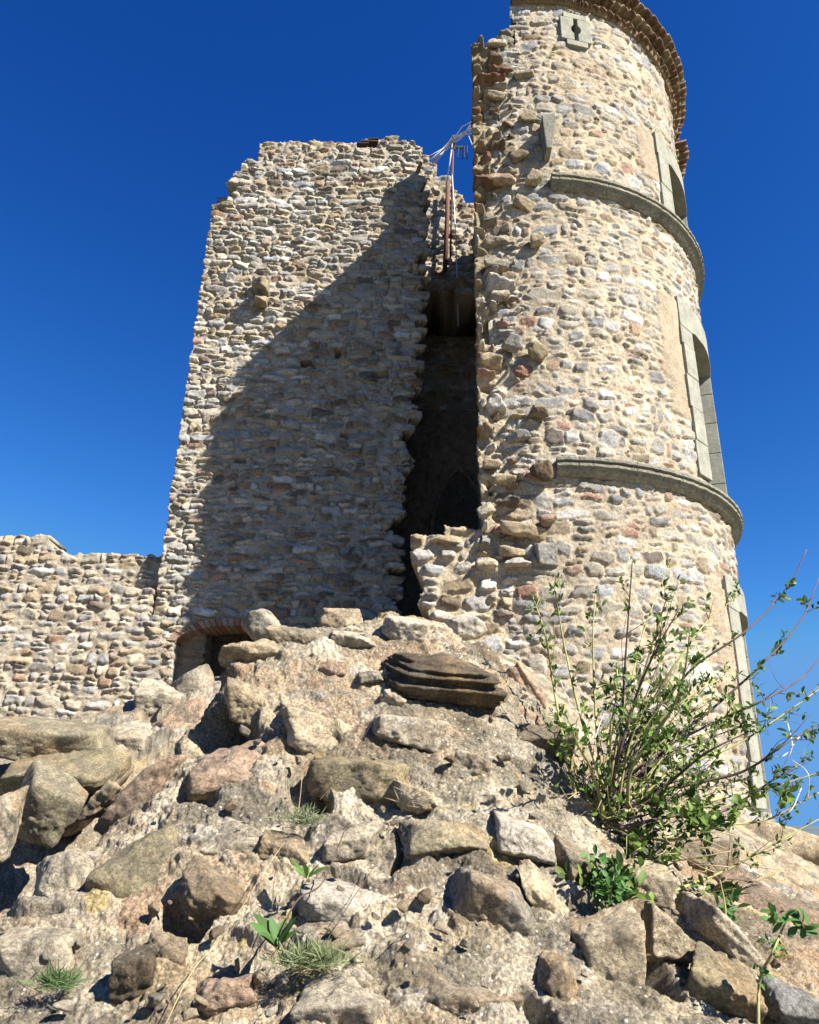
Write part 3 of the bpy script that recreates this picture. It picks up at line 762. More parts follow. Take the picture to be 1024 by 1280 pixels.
# stones that stick out of the torn wall end
for (px, py, Y, w, h, dpt, rot, tone, seed, nm) in [
    (652, 664, 8.85, .62, .19, .30, -6, 'beige', 301, 'long overhanging beige slab at the foot of the torn wall'),
    (679, 590, 8.78, .30, .27, .22, 10, 'dark', 302, 'dark grey round stone at the broken end of the lower string course'),
    (655, 255, 8.86, .34, .22, .2, -30, 'beige', 303, None), (625, 225, 8.84, .46, .17, .2, -8, 'pink', 304, None), (648, 195, 8.86, .30, .24, .2, 35, 'brown', 305, None),
    (668, 225, 8.80, .24, .22, .2, 60, 'beige', 306, None), (672, 300, 8.80, .26, .2, .2, 20, 'beige', 307, None), (640, 430, 8.80, .26, .26, .2, 60, 'blue', 308, None),
    (672, 440, 8.80, .25, .3, .2, 70, 'moss', 309, None), (612, 450, 8.86, .36, .22, .2, -5, 'beige', 310, None), (625, 370, 8.84, .34, .18, .2, 5, 'grey', 311, None),
    (622, 330, 8.86, .40, .2, .2, -8, 'grey', 312, None), (675, 515, 8.80, .28, .17, .2, -10, 'brown', 313, None), (650, 545, 8.84, .36, .15, .2, 12, 'blue', 314, None),
    (610, 535, 8.86, .14, .18, .15, 40, 'red', 315, None), (686, 650, 8.78, .22, .15, .2, 20, 'red', 316, None), (610, 705, 8.86, .30, .17, .2, -5, 'pale', 317, None),
    (607, 640, 8.88, .22, .18, .2, 30, 'pale', 318, None), (557, 674, 8.92, .42, .12, .2, -3, 'beige', 319, None), (660, 150, 8.86, .36, .16, .2, 8, 'olive', 320, None),
    (618, 120, 8.86, .40, .15, .2, -6, 'olive', 321, None), (655, 95, 8.86, .34, .15, .2, 6, 'grey', 322, None), (622, 55, 8.88, .42, .12, .2, 4, 'pale', 323, None),
    (630, 600, 8.86, .30, .15, .2, -8, 'beige', 324, None), (615, 580, 8.86, .26, .13, .2, 4, 'grey', 325, None), (640, 690, 8.86, .34, .16, .2, -4, 'beige', 326, None)]:
    o = rock_mesh('projecting_stone', at(px, py, Y), axes(rot), (w / 2, dpt / 2, h / 2), tone, seed, bw, sub=4, lichen=.35)
    if nm: o['label'] = nm
def blocks():
    # squared blue grey block and the dressed springer left in the broken edge
    P = at(684, 690, 8.78)
    o = rock_mesh('projecting_stone', P + np.array([0, .1, 0]), axes(2), (.15, .17, .155), 'blue', 350, bw, sub=5, nplane=1, sharp=34, lichen=.3); o['label'] = 'squared blue-grey block set at the foot of the torn wall'
    P = at(685, 172, 8.74)
    mb = MB()
    mb.prism([(-.06, -.35), (.02, -.35), (.11, .15), (.10, .34), (-.10, .30)], -.14, .25, lambda q: np.array([P[0] + q[0], P[1] + q[1], P[2] + q[2]]))
    o = mb.build('projecting_stone', M_CORN, bw, bevel=.012); o['label'] = 'leaning dressed stone wedge below the arrow slit'
blocks()

# =================================================================== RUINED SQUARE TOWER
rt = empty('ruined_tower', (-2.0, 12.5, 3.2), 'square roofless ruined tower of grey rubble stone with a shadowed front', 'tower')
YF = 12.5
TOPX = [at(x, y, YF)[[0, 2]] for x, y in ((262, 262), (268, 262), (288, 244), (291, 232), (297, 228), (305, 204), (330, 198), (400, 194), (440, 188), (470, 182), (474, 170), (488, 166), (500, 178), (518, 176), (526, 180))]
TOPX = np.array(TOPX)
def build_front():
    us = np.linspace(-4.35, 0.45, 330); zz = np.linspace(2.4, 15.6, 800)
    U, Z = np.meshgrid(us, zz)
    pal2 = PAL * np.array([1.06, 1.08, 1.10])
    h, C, ID, sd, cm = masonry(U, Z, 0.27, 0.108, 45, gap=0.010, soft=0.009, amp=0.048, warp=0.26, fill=(0.92, 1.35), tiltk=0.85, rough=0.014, hollow=.035,
                               mortar=(0.385, 0.34, 0.27), pal=pal2, red=0.016, wts=[3, 2.2, 3, 2.6, 2.4, 2.0, 2.4, 1, 1.6, 1.9], mrough=0.012)
    cu, cz = sd[ID, 0], sd[ID, 1]
    le = -4.10 + .05 * (fbm(np.zeros_like(Z), Z / .14, None, 3, 3) - .5) + .03 * (U * 0 + fbm(np.zeros_like(cz), cz / .2, None, 6, 2) - .5)
    re = np.interp(Z, [2.4, 4.5, 6, 7.5, 9, 11, 13.5, 14.4, 15.6], [-.28, -.24, -.17, -.04, .08, .17, .20, .06, .0]) + .05 * (fbm(np.zeros_like(Z), Z / .25, None, 9, 3) - .5)
    top = np.interp(cu, TOPX[:, 0], TOPX[:, 1])
    ok = (U > le) & (U < re + .10 + .05 * vnoise(U / .05, Z / .05)) & (cu < re + .09 * (vnoise(ID * 1.37, ID * .73) - .5) + .20 * (fbm(np.zeros_like(cz), cz / 1.1, None, 5, 3) - .5)) & (cz < top - .03)
    # putlog holes and missing stones
    for (px, py, w, hh) in ((423, 441, .12, .20), (385, 455, .26, .13), (430, 545, .13, .13), (476, 468, .3, .14), (300, 575, .18, .1)):
        P = at(px, py, YF)
        h = np.where((np.abs(U - P[0]) < w / 2) & (np.abs(Z - P[2]) < hh / 2), -0.45, h)
    h = h + 0.06 * (fbm(U / 1.1, Z / 1.1, None, 4, 3) - .5)
    # arched opening at the foot
    ax0, zsp, hw, rise = -2.68, 4.42, 1.02, 0.30
    um = (U[:-1, :-1] + U[1:, 1:]) / 2; zm = (Z[:-1, :-1] + Z[1:, 1:]) / 2
    arch = (np.abs(um - ax0) < hw) & (zm < zsp + rise * np.sqrt(np.clip(1 - ((um - ax0) / hw) ** 2, 0, 1)) + .10)
    mask = ok[:-1, :-1] & ok[1:, 1:] & ~arch
    y = YF - h
    V = np.stack([U, y, Z], -1).reshape(-1, 3); Q = gridquads(*U.shape, mask)
    V, Q, Cc = compact(V, Q, C.reshape(-1, 3))
    b = V.copy(); b[:, 1] = YF + .9; b[:, 0] -= .25 * sstep(-1.0, -.2, b[:, 0])
    V, Q, Cc = thick(V, Q, Cc, b)
    arrmesh('front_wall', V, Q, M_WALL, Cc, parent=rt)
    # brick arch ring
    rg = np.random.default_rng(4); V = []; Qs = []; Cl = []
    nb = 34
    for i in range(nb):
        t0 = math.pi * (1 - (i + .06) / nb); t1 = math.pi * (1 - (i + .94) / nb)
        col = np.array([(0.34, 0.20, 0.13), (0.38, 0.26, 0.175), (0.30, 0.16, 0.105), (0.36, 0.28, 0.20)][rg.integers(0, 4)]) * rg.uniform(.8, 1.15)
        yj = rg.normal() * .008
        k = len(V)
        for yy in (YF - .035 + yj, YF + .55):
            for (t, m) in ((t0, 0), (t1, 0), (t1, 1), (t0, 1)):
                V.append((ax0 + (hw - .02 + .14 * m) * math.cos(t), yy, zsp + (rise + .125 * m) * math.sin(t))); Cl.append(col)
        Qs += [(k, k+1, k+2, k+3), (k+7, k+6, k+5, k+4), (k, k+4, k+5, k+1), (k+1, k+5, k+6, k+2), (k+2, k+6, k+7, k+3), (k+3, k+7, k+4, k)]
    a = arrmesh('arch', V, Qs, M_BRICK, Cl, smooth=False, parent=rt)
    a['label'] = 'shallow arch of thin red bricks over a dark opening'
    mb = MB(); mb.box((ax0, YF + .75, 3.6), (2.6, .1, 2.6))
    mb.build('arch_backing', stone_mat('shade_painted_masonry', 14, .5, 1.2, .05, .01, base=(0.13, 0.105, 0.075)), rt)  # colour darkened to paint the shade inside the arch opening
    # corbel stones
    P = at(328, 372, YF)
    c1 = rock_mesh('corbel', np.array([P[0], YF - .17, P[2] + .05]), axes(4), (.16, .36, .14), 'olive', 401, rt, sub=4)
    c2 = rock_mesh('corbel', np.array([P[0] + .01, YF - .10, P[2] - .17]), axes(-8), (.13, .28, .11), 'olive', 402, rt, sub=4)
    rock_mesh('corbel', np.array([P[0], YF - .08, P[2] + .28]), axes(-20), (.14, .2, .07), 'grey', 403, rt, sub=4)
build_front()
def build_rear():
    TR_ = np.array([at(x, y, 15.2)[[0, 2]] for x, y in ((440, 178), (500, 172), (520, 178), (528, 186), (540, 205), (556, 222), (566, 232), (574, 240), (586, 250), (600, 254), (640, 262))])
    kw = dict(cw=.26, ch=.12, gap=.014, soft=.011, amp=.06, warp=.26, fill=(.86, 1.25), tiltk=.9, rough=.016, hollow=.03, split=.3, mortar=(.38, .31, .21), red=.02)
    wall_block('rear_wall', np.linspace(-4.0, 2.4, 240), np.linspace(2.6, 18.4, 560), lambda U, h, Z: np.stack([U, 15.2 - h, Z], -1),
               lambda cu, cz: cz < np.interp(cu, TR_[:, 0], TR_[:, 1]) - .02, 51, rt, (0, .8, 0), kw)
    wall_block('side_wall', np.linspace(12.8, 15.2, 70), np.linspace(2.6, 14.2, 240), lambda U, h, Z: np.stack([-4.08 - h, U, Z], -1)[:, ::-1],
               lambda cu, cz: cz < 13.6 + .3 * np.sin(cu * 3), 52, rt, (.8, 0, 0), kw)
    # flat slab over the recess and a blocked pointed doorway in the rear wall
    rj = random.Random(3)
    brown = stone_mat('old_brown_plaster', 12, .55, 1.25, .03, .006, base=(.34, .245, .165))
    wall_block('ceiling_slab', np.linspace(-4.0, 2.0, 120), np.linspace(12.15, 12.5, 14), lambda U, h, Z: np.stack([U, 13.6 - 2 * h, Z], -1), lambda cu, cz: cz > 0, 57, rt, (0, 1.5, 0), kw)  # added to keep the recess dark; front lip follows the ledge
    mb = MB(); mb.box((-1.2, 15.07, 6.6), (5.2, .06, 7.2)); mb.build('plaster', brown, rt)
    mb = MB()
    outer = []; inner = []
    for j in range(9):
        t = j / 8
        outer.append((.55 + .62 * (1 - t) ** 1.0 * 1, 0))
    px = 1.02; zs = 7.7
    L = [(px - .55, 4.4), (px - .55, zs), (px - .45, zs + .45), (px - .22, zs + .85), (px, zs + 1.1)]
    R_ = [(2 * px - a, b) for a, b in L[::-1][1:]]
    pts = L + R_
    for (a, b) in zip(pts[:-1], pts[1:]):
        mb.tube([(a[0], 14.98, a[1]), (b[0], 14.98, b[1])], .07, 6)
    d = mb.build('doorway', brown, rt)
    mb = MB(); mb.prism(pts, 14.99, 15.03, lambda q: np.array([q[0], q[1], q[2]])); k = mb.build('blocking', stone_mat('dark_old_door', 16, .5, 1.2, .02, .005, base=(.19, .14, .095)), None); k.parent = d
build_rear()
def planks():
    P = at(461, 183, 12.9)
    t = empty('timber_stack', P, 'dark weathered timber beam ends lying on top of the square ruined tower', 'timber')
    for (dx, dz, w, hh, rot) in ((-.12, -.07, .26, .045, .06), (.03, -.01, .36, .05, -.05), (.10, .06, .22, .045, .12)):
        mb = MB(); c, s = math.cos(rot), math.sin(rot)
        mb.box((0, 0, 0), (w, .34, hh), lambda q: np.array([P[0] + dx + q[0] * c, P[1] + q[1], P[2] + dz + q[2] + q[0] * s]), .008)
        mb.build('plank', M_WOOD, t, bevel=.008)
planks()

# =================================================================== CURTAIN WALL at the left
cw_ = empty('curtain_wall', (-5.8, 12.6, 3.0), 'low uneven rubble curtain wall running left from the square tower', 'wall')
def build_curtain():
    kw = dict(cw=.23, ch=.125, gap=.014, soft=.010, amp=.042, warp=.26, fill=(.88, 1.32), tiltk=.9, rough=.014, hollow=.02, split=.34, mortar=(.36, .31, .235), red=.010,
              wts=[3, 2, 3, 3, 2.6, 1.6, 2, 1.2, 2.2, .6])
    TPX = np.array([at(x, y, 12.85)[[0, 2]] for x, y in ((-160, 668), (0, 664), (40, 662), (70, 672), (76, 686), (120, 690), (165, 686), (200, 686))])
    wall_block('upper_wall', np.linspace(-9.6, -3.9, 300), np.linspace(5.0, 6.9, 110), lambda U, h, Z: np.stack([U, 12.85 - h, Z], -1),
               lambda cu, cz: cz < np.interp(cu, TPX[:, 0], TPX[:, 1]) - .04, 61, cw_, (0, .7, 0), kw)
    zl = at(180, 736, 12.5)[2]
    wall_block('lower_wall', np.linspace(-9.6, -3.62, 320), np.linspace(2.3, 5.9, 200), lambda U, h, Z: np.stack([U, 12.46 - h - .05 * (5.6 - Z), Z], -1),
               lambda cu, cz: (cz < zl + .02 + .05 * np.sin(cu * 2.3)) & ((cu < -4.12) | (cz < 4.9)) & ((cu < -3.72)), 62, cw_, (0, 1.0, 0), kw)
build_curtain()

# =================================================================== CABLES AND PIPES between the towers
def cables():
    b = at(556, 322, 14.95); t = at(560, 228, 14.95)
    o = empty('rusty_pipe', b, 'rusty brown pipe fixed upright to the sunlit rear wall', 'pipe')
    mb = MB(); mb.tube([b - np.array([0, 0, .4]), (b + t) / 2 + np.array([.02, 0, 0]), t], .055, 8); mb.build('pipe', M_RUST, o, smooth=True)
    for k in (.3, .75):
        P = b + (t - b) * k; mb = MB(); mb.box(P + np.array([.05, .05, 0]), (.26, .14, .05)); mb.build('bracket', M_RUST, o)
    Y = 14.2
    top = at(567, 170, Y); foot = at(563, 300, Y)
    o = empty('cable_mast', foot, 'thin iron mast carrying a bundle of white cables between the two towers', 'mast')
    mb = MB(); mb.tube([foot - np.array([0, 0, .5]), top], .022, 6); mb.build('pole', M_RUST, o, smooth=True)
    mb = MB(); mb.box(at(568, 181, Y), (.05, .05, .34)); mb.build('insulator', M_BLACKC, o)
    mb = MB(); mb.box(at(574, 184, Y), (.2, .04, .05)); mb.build('bracket', M_BLACKC, o)
    rg = np.random.default_rng(8)
    mb = MB()
    for k in range(6):
        j = lambda s: rg.normal(size=3) * np.array([.04, .08, .05]) * s
        e0 = at(538, 206, Y) + j(1.4); e1 = at(567, 176, Y) + j(.6); e2 = at(588, 160, 13.4) + j(1.2); e3 = at(606, 146, 12.6) + j(2)
        mb.tube([e0, e0 * .5 + e1 * .5 - np.array([0, 0, .06]), e1, e1 * .5 + e2 * .5 + j(.6), e2, e3], .012, 5)
    mb.build('cable_bundle', M_CABLE, o, smooth=True)
    mb = MB()
    mb.tube([at(567, 176, Y), at(565, 215, Y), at(568, 260, Y - .1), at(571, 330, Y - .2), at(573, 408, Y - .3)], .013, 5)
    mb.tube([at(566, 178, Y), at(562, 205, Y), at(559, 226, Y + .3)], .016, 5)
    mb.tube([at(586, 170, 13.6), at(592, 185, 13.5), at(598, 198, 13.3)], .008, 5)
    mb.build('hanging_wire', M_CABLE, o, smooth=True)
    mb = MB()
    for s in range(2):
        mb.tube([at(574 + 6 * s, 184, Y) + rg.normal(size=3) * .03, at(572 + 8 * s, 196, Y), at(579 + 5 * s, 199, Y), at(578 + 6 * s, 182, Y)], .012, 5)
    mb.build('wire_loop', M_BLACKC, o, smooth=True)
cables()

# =================================================================== STONES OF THE MOUND
G = 'stones lying in and on the rubble mound'
# px, py, w, h (photo pixels), turn, tone, sink, strata, planes, label, category name
ROCKS = [
 (58,926,155,56,-4,'olive',.2,0,'long olive-grey slab overhanging the dark hollow at the far left','slab'),
 (70,968,150,44,8,'moss',.3,0,'flat lichen-covered slab directly beneath the long olive-grey slab','slab'),
 (60,1016,86,88,-30,'olive',.1,.05,'upright grey-green stone leaning over the black hollow at left','stone'),
 (128,1002,62,27,50,'grey',.1,0,'small thin grey slab leaning beside the large pinkish slab','slab'),
 (181,996,124,58,50,'pink',.2,0,'large smooth pinkish slab tilted on the left flank of the mound','slab'),
 (216,908,96,42,33,'pink',.15,0,'orange-pink broken block on the left shoulder, above the large pinkish slab','stone'),
 (4,1032,32,90,-8,'pale',.2,0,'pale upright stone cut by the left edge of the photo','stone'),
 (82,1094,80,58,22,'pale',.15,0,'rough pale grey stone jutting over the hollow low on the left','stone'),
 (172,1098,128,98,20,'moss',.45,0,'broad rounded boulder with yellow-grey lichen below the pinkish slab','boulder'),
 (44,1198,118,84,15,'pale',.45,0,'wide pale lichen-spotted boulder in the lower left corner','boulder'),
 (168,1228,52,70,6,'dark',.35,.1,'dark brown split stone with an upright face near the bottom left','stone'),
 (207,1194,52,44,-25,'brown',.4,0,'small brown stone just right of the dark split stone','stone'),
 (272,1128,104,62,-32,'brown',.25,.12,'brown wedge of layered stone sloping down to the right','stone'),
 (327,780,46,44,-40,'grey',.0,0,'grey pointed stone standing on the left end of the mound crest','stone'),
 (427,775,56,33,4,'ochre',-.2,0,'round tan cobble sitting on the middle of the mound crest','cobble'),
 (326,818,112,38,8,'beige',.15,0,'long flat beige slab at the left end of the crest, casting a deep shadow','slab'),
 (375,799,78,32,-6,'beige',.15,0,'flat beige slab lying between the grey pointed stone and the tan cobble','slab'),
 (444,802,64,24,-8,'pale',.2,0,'thin pale stone with a dark broken front below the tan cobble','stone'),
 (504,788,60,40,-14,'white',.0,0,'bright white angular block on the crest, left of the layered slab','block'),
 (585,786,46,42,20,'white',.1,0,'white upright stone against the foot of the broken wall','stone'),
 (314,880,78,58,-20,'beige',.2,0,'overhanging stone with a deep black shadow below the crest at left','stone'),
 (416,838,36,28,10,'pink',.35,0,'small rounded pinkish stone below the thin pale stone of the crest','stone'),
 (400,921,108,60,-14,'cream',.35,.06,'large pale angular block in the upper middle of the mound','block'),
 (288,967,106,56,4,'pink',.1,0,'lens-shaped flat stone with a dark underside on the left slope','stone'),
 (464,847,30,14,5,'grey',.2,0,'small flat grey chip left of the layered brown slab','stone'),
 (491,874,34,24,-20,'white',.0,0,'small bright white pebble under the layered brown slab','pebble'),
 (507,916,92,44,-8,'white',.15,0,'white angular stone with a dark left underside in the upper middle','stone'),
 (548,846,156,62,-5,'dark',-.15,.26,'long dark brown slab of layered schist near the crest','slab'),
 (612,862,46,60,-30,'ochre',.3,0,'tan broken stone at the right end of the layered brown slab','stone'),
 (662,864,72,28,-58,'pink',.2,.1,'narrow pinkish slab leaning against the tower foot','slab'),
 (674,926,88,50,-6,'brown',.2,0,'dark brown block beside the base of the shrub','block'),
 (595,960,58,42,-8,'pale',.15,0,'stone with a pale top and hollow shadow below, right of the mossy block','stone'),
 (464,975,134,58,-3,'moss',.3,0,'broad brown mossy block in the middle of the mound','block'),
 (312,1052,100,42,-14,'pale',.4,0,'broken whitish stone above the brown wedge','stone'),
 (360,1066,70,40,-10,'ochre',.45,0,'tan flat stone beside the upper grass tuft','stone'),
 (434,1127,108,38,-5,'white',.25,0,'oblong grey-white stone beside the spiky rosette','stone'),
 (418,1172,96,36,0,'grey',.45,0,'sunken dark grey stone directly under the oblong grey-white stone','stone'),
 (440,1052,80,40,10,'pale',.5,.06,'sunken streaky whitish stone left of the grey cracked block','stone'),
 (548,1050,108,56,-4,'olive',.3,0,'grey block with a dark crack along its left side','block'),
 (655,1054,82,50,-12,'white',.15,0,'bright white stone crossed by the shrub shadows','stone'),
 (617,1140,108,88,-35,'grey',.35,0,'large rough grey-brown boulder right of the middle of the mound','boulder'),
 (758,1202,82,106,8,'cream',.35,0,'tall cream-white boulder near the bottom, right of the middle','boulder'),
 (694,1234,46,88,12,'ochre',.4,0,'narrow tan stone left of the tall cream-white boulder','stone'),
 (676,1118,90,30,-50,'cream',.35,.1,'long tan slab running down to the right between the boulders','slab'),
 (806,1106,62,46,-14,'cream',.2,0,'cream stone directly under the shrub base','stone'),
 (832,1176,72,66,-32,'cream',.25,0,'cream wedge over a dark hollow at lower right','stone'),
 (896,1170,112,52,-40,'pale',.3,.06,'big grey-cream slab sloping down to the right in the lower right','slab'),
 (996,1262,76,46,-18,'blue',.2,.1,'blue-grey striped stone in the bottom right corner','stone'),
 (980,1062,94,84,-4,'beige',.1,0,'large squared beige block at the right foot of the round tower','block'),
 (958,1142,150,62,-20,'red',.45,.08,'broad reddish-brown rock on the right slope','rock'),
 (283,1240,72,40,8,'pink',.3,0,'whitish stone stained dark red near the bottom','stone'),
 (428,1258,110,56,10,'pale',.4,0,'rough pale rock at the bottom edge left of centre','rock'),
 (575,1250,150,70,-8,'grey',.55,0,'wide grey bulging rock at the bottom centre','rock'),
 (200,876,62,56,-8,'pale',.0,0,'pale block with a black broken front beside the brick arch','block'),
 (243,858,52,44,30,'grey',.1,0,'rounded grey boulder between the pale block and the crest','boulder'),
 (880,1082,80,50,-6,'brown',.25,0,'dark brown rock shaded behind the shrub branches','rock'),
 (720,1085,60,50,-30,'olive',.3,0,'olive-grey stone at the left side of the shrub base','stone'),
 (905,1240,90,60,-25,'moss',.45,0,'dull brown rock left of the blue-grey striped stone','rock'),
 (520,1000,60,40,-10,'beige',.5,0,'sunken beige stone between the mossy block and the grey cracked block','stone'),
 (150,925,90,34,4,'pale',.3,0,'pale flat stone at the foot of the curtain wall','stone'),
 (20,1000,240,110,-4,'brown',.5,0,'broad brown rock in shade behind the upright grey-green stone','rock')]
ROCK_Y = {0: 4.9, 1: 4.6, 2: 4.35, 3: 3.7, 6: 4.0, 60: 5.0, 48: 8.2}     # the slabs beyond the hollow stand farther back
def build_rocks():
    for i, (px, py, w, h, rot, tone, sink, strata, label, cat) in enumerate(ROCKS):
        P = hit(px, py)
        if P is None:
            P = at(px, py, 6.4)
        if i in ROCK_Y: P = at(px, py, ROCK_Y[i])
        k = P[1] / math.cos(PITCH) * 0.93 / FPX
        hw, hh = w * k / 2 * 1.06, h * k / 2 * .92
        d = 0.55 * hw + 0.45 * hh
        d = min(d, .32)
        away = (P - EYE) / np.linalg.norm(P - EYE)
        C = P + away * d * (sink * .8 + (.5 if i not in ROCK_Y and i not in (13, 14, 18, 19, 27) else .25))
        rg = random.Random(i)
        o = rock_mesh(cat, C, axes(rot, rg.uniform(-.3, .3), rg.uniform(-.1, .25)), (hw, d, hh), tone, 500 + i, None, sub=5, strata=strata,
                      nplane=rg.choice([7, 9, 12]), sharp=rg.choice([22, 30, 40]), lichen=.25 if tone in ('white', 'cream') else .5)
        tag(o, label, cat, G)
build_rocks()
def build_chips():
    # loose chips caught in the mortar: eight kinds, copied
    rg = np.random.default_rng(404); kinds = []
    for k, tone in enumerate(('pale', 'grey', 'beige', 'white', 'cream', 'ochre', 'brown', 'grey')):
        o = rock_mesh('stone_chip', np.zeros(3), np.eye(3), (1.0, rg.uniform(.6, .9), rg.uniform(.45, .7)), tone, 700 + k, None, sub=4, nplane=9, sharp=34, lichen=.2)
        kinds.append(o)
    used = set(); n = 0
    while n < 120:
        px, py = rg.uniform(0, 1000), rg.uniform(810, 1278)
        P = hit(px, py)
        if P is None or P[1] > 4.2: continue
        k = rg.integers(0, 8); o = kinds[k]
        if k in used:
            o = kinds[k].copy(); COL.objects.link(o)
        used.add(k)
        sz = .009 + .022 * rg.random() ** 3
        o.scale = (sz, sz, sz)
        o.rotation_euler = (rg.normal() * .5, rg.normal() * .5, rg.uniform(0, 6.28))
        o.location = P + np.array([rg.normal() * .004, 0, .010])
        tag(o, 'small angular stone chip caught in the rough mortar of the mound', 'stone chip', 'small stone chips caught in the mortar of the mound')
        n += 1
build_chips()

# =================================================================== PLANTS
def leaf_mat(name, c, c2, tr=0.25):
    m, t, bs = new_mat(name)
    g = N(t, 'ShaderNodeAttribute', attribute_name='col').outputs['Color']
    t.links.new(g, bs.inputs['Base Color'])
    bs.inputs['Roughness'].default_value = 0.6; bs.inputs['Specular IOR Level'].default_value = 0.22
    tl = N(t, 'ShaderNodeBsdfTranslucent'); t.links.new(g, tl.inputs[0])
    mx = N(t, 'ShaderNodeMixShader'); mx.inputs[0].default_value = tr
    t.links.new(bs.outputs[0], mx.inputs[1]); t.links.new(tl.outputs[0], mx.inputs[2])
    t.links.new(mx.outputs[0], t.nodes['Material Output'].inputs[0])
    return m
M_LEAF = leaf_mat('shrub_leaf', 0, 0)
M_GRASS = leaf_mat('grass_blade', 0, 0, .2)
M_STEM = plain_mat('green_brown_stem', (0.24, 0.23, 0.09), 0.7, 0.35, 9, 0.001)
M_TWIG = plain_mat('purple_brown_twig', (0.085, 0.055, 0.05), 0.7, 0.35, 9, 0.001)
M_DRY = plain_mat('dry_straw', (0.33, 0.25, 0.13), 0.8, 0.3, 9, 0)
M_DRYD = plain_mat('dead_brown_stalk', (0.075, 0.05, 0.035), 0.8, 0.3, 9, 0)
M_BLEACH = plain_mat('bleached_stem', (0.60, 0.57, 0.52), 0.7, 0.15, 9, 0)
class Leaves:
    def __init__(s): s.V = []; s.Q = []; s.C = []
    def leaf(s, P, d, nrm, L, w, col, curl=.25):
        d = np.array(d, float); d /= np.linalg.norm(d) + 1e-9
        side = np.cross(d, nrm); side /= np.linalg.norm(side) + 1e-9
        up = np.cross(side, d)
        k = len(s.V)
        prof = ((0, .06), (.3, .8), (.62, 1.0), (.86, .55), (1, .04))
        for (t, ww) in prof:
            c = P + d * L * t - up * L * curl * t * t
            s.V += [c - side * w * ww * .5 + up * w * .12 * ww, c, c + side * w * ww * .5 + up * w * .12 * ww]
            s.C += [col * .95, col * 1.12, col * .95]
        for i in range(4):
            a = k + i * 3
            s.Q += [(a, a + 1, a + 4, a + 3), (a + 1, a + 2, a + 5, a + 4)]
    def build(s, name, mat, parent): return arrmesh(name, np.array(s.V), np.array(s.Q), mat, np.clip(np.array(s.C), 0, 1), parent=parent)
GREENS = [np.array(c) for c in ((0.055, 0.10, 0.02), (0.08, 0.14, 0.026), (0.12, 0.185, 0.035), (0.042, 0.072, 0.02), (0.16, 0.21, 0.055))]
def bez(pts, n):
    """smooth curve through points"""
    P = np.array(pts, float); m = len(P); out = []
    Pe = np.concatenate([[2 * P[0] - P[1]], P, [2 * P[-1] - P[-2]]])
    for i in range(m - 1):
        p0, p1, p2, p3 = Pe[i:i + 4]
        for t in np.linspace(0, 1, n, endpoint=False):
            out.append(.5 * ((2 * p1) + (-p0 + p2) * t + (2 * p0 - 5 * p1 + 4 * p2 - p3) * t * t + (-p0 + 3 * p1 - 3 * p2 + p3) * t ** 3))
    out.append(P[-1]); return np.array(out)
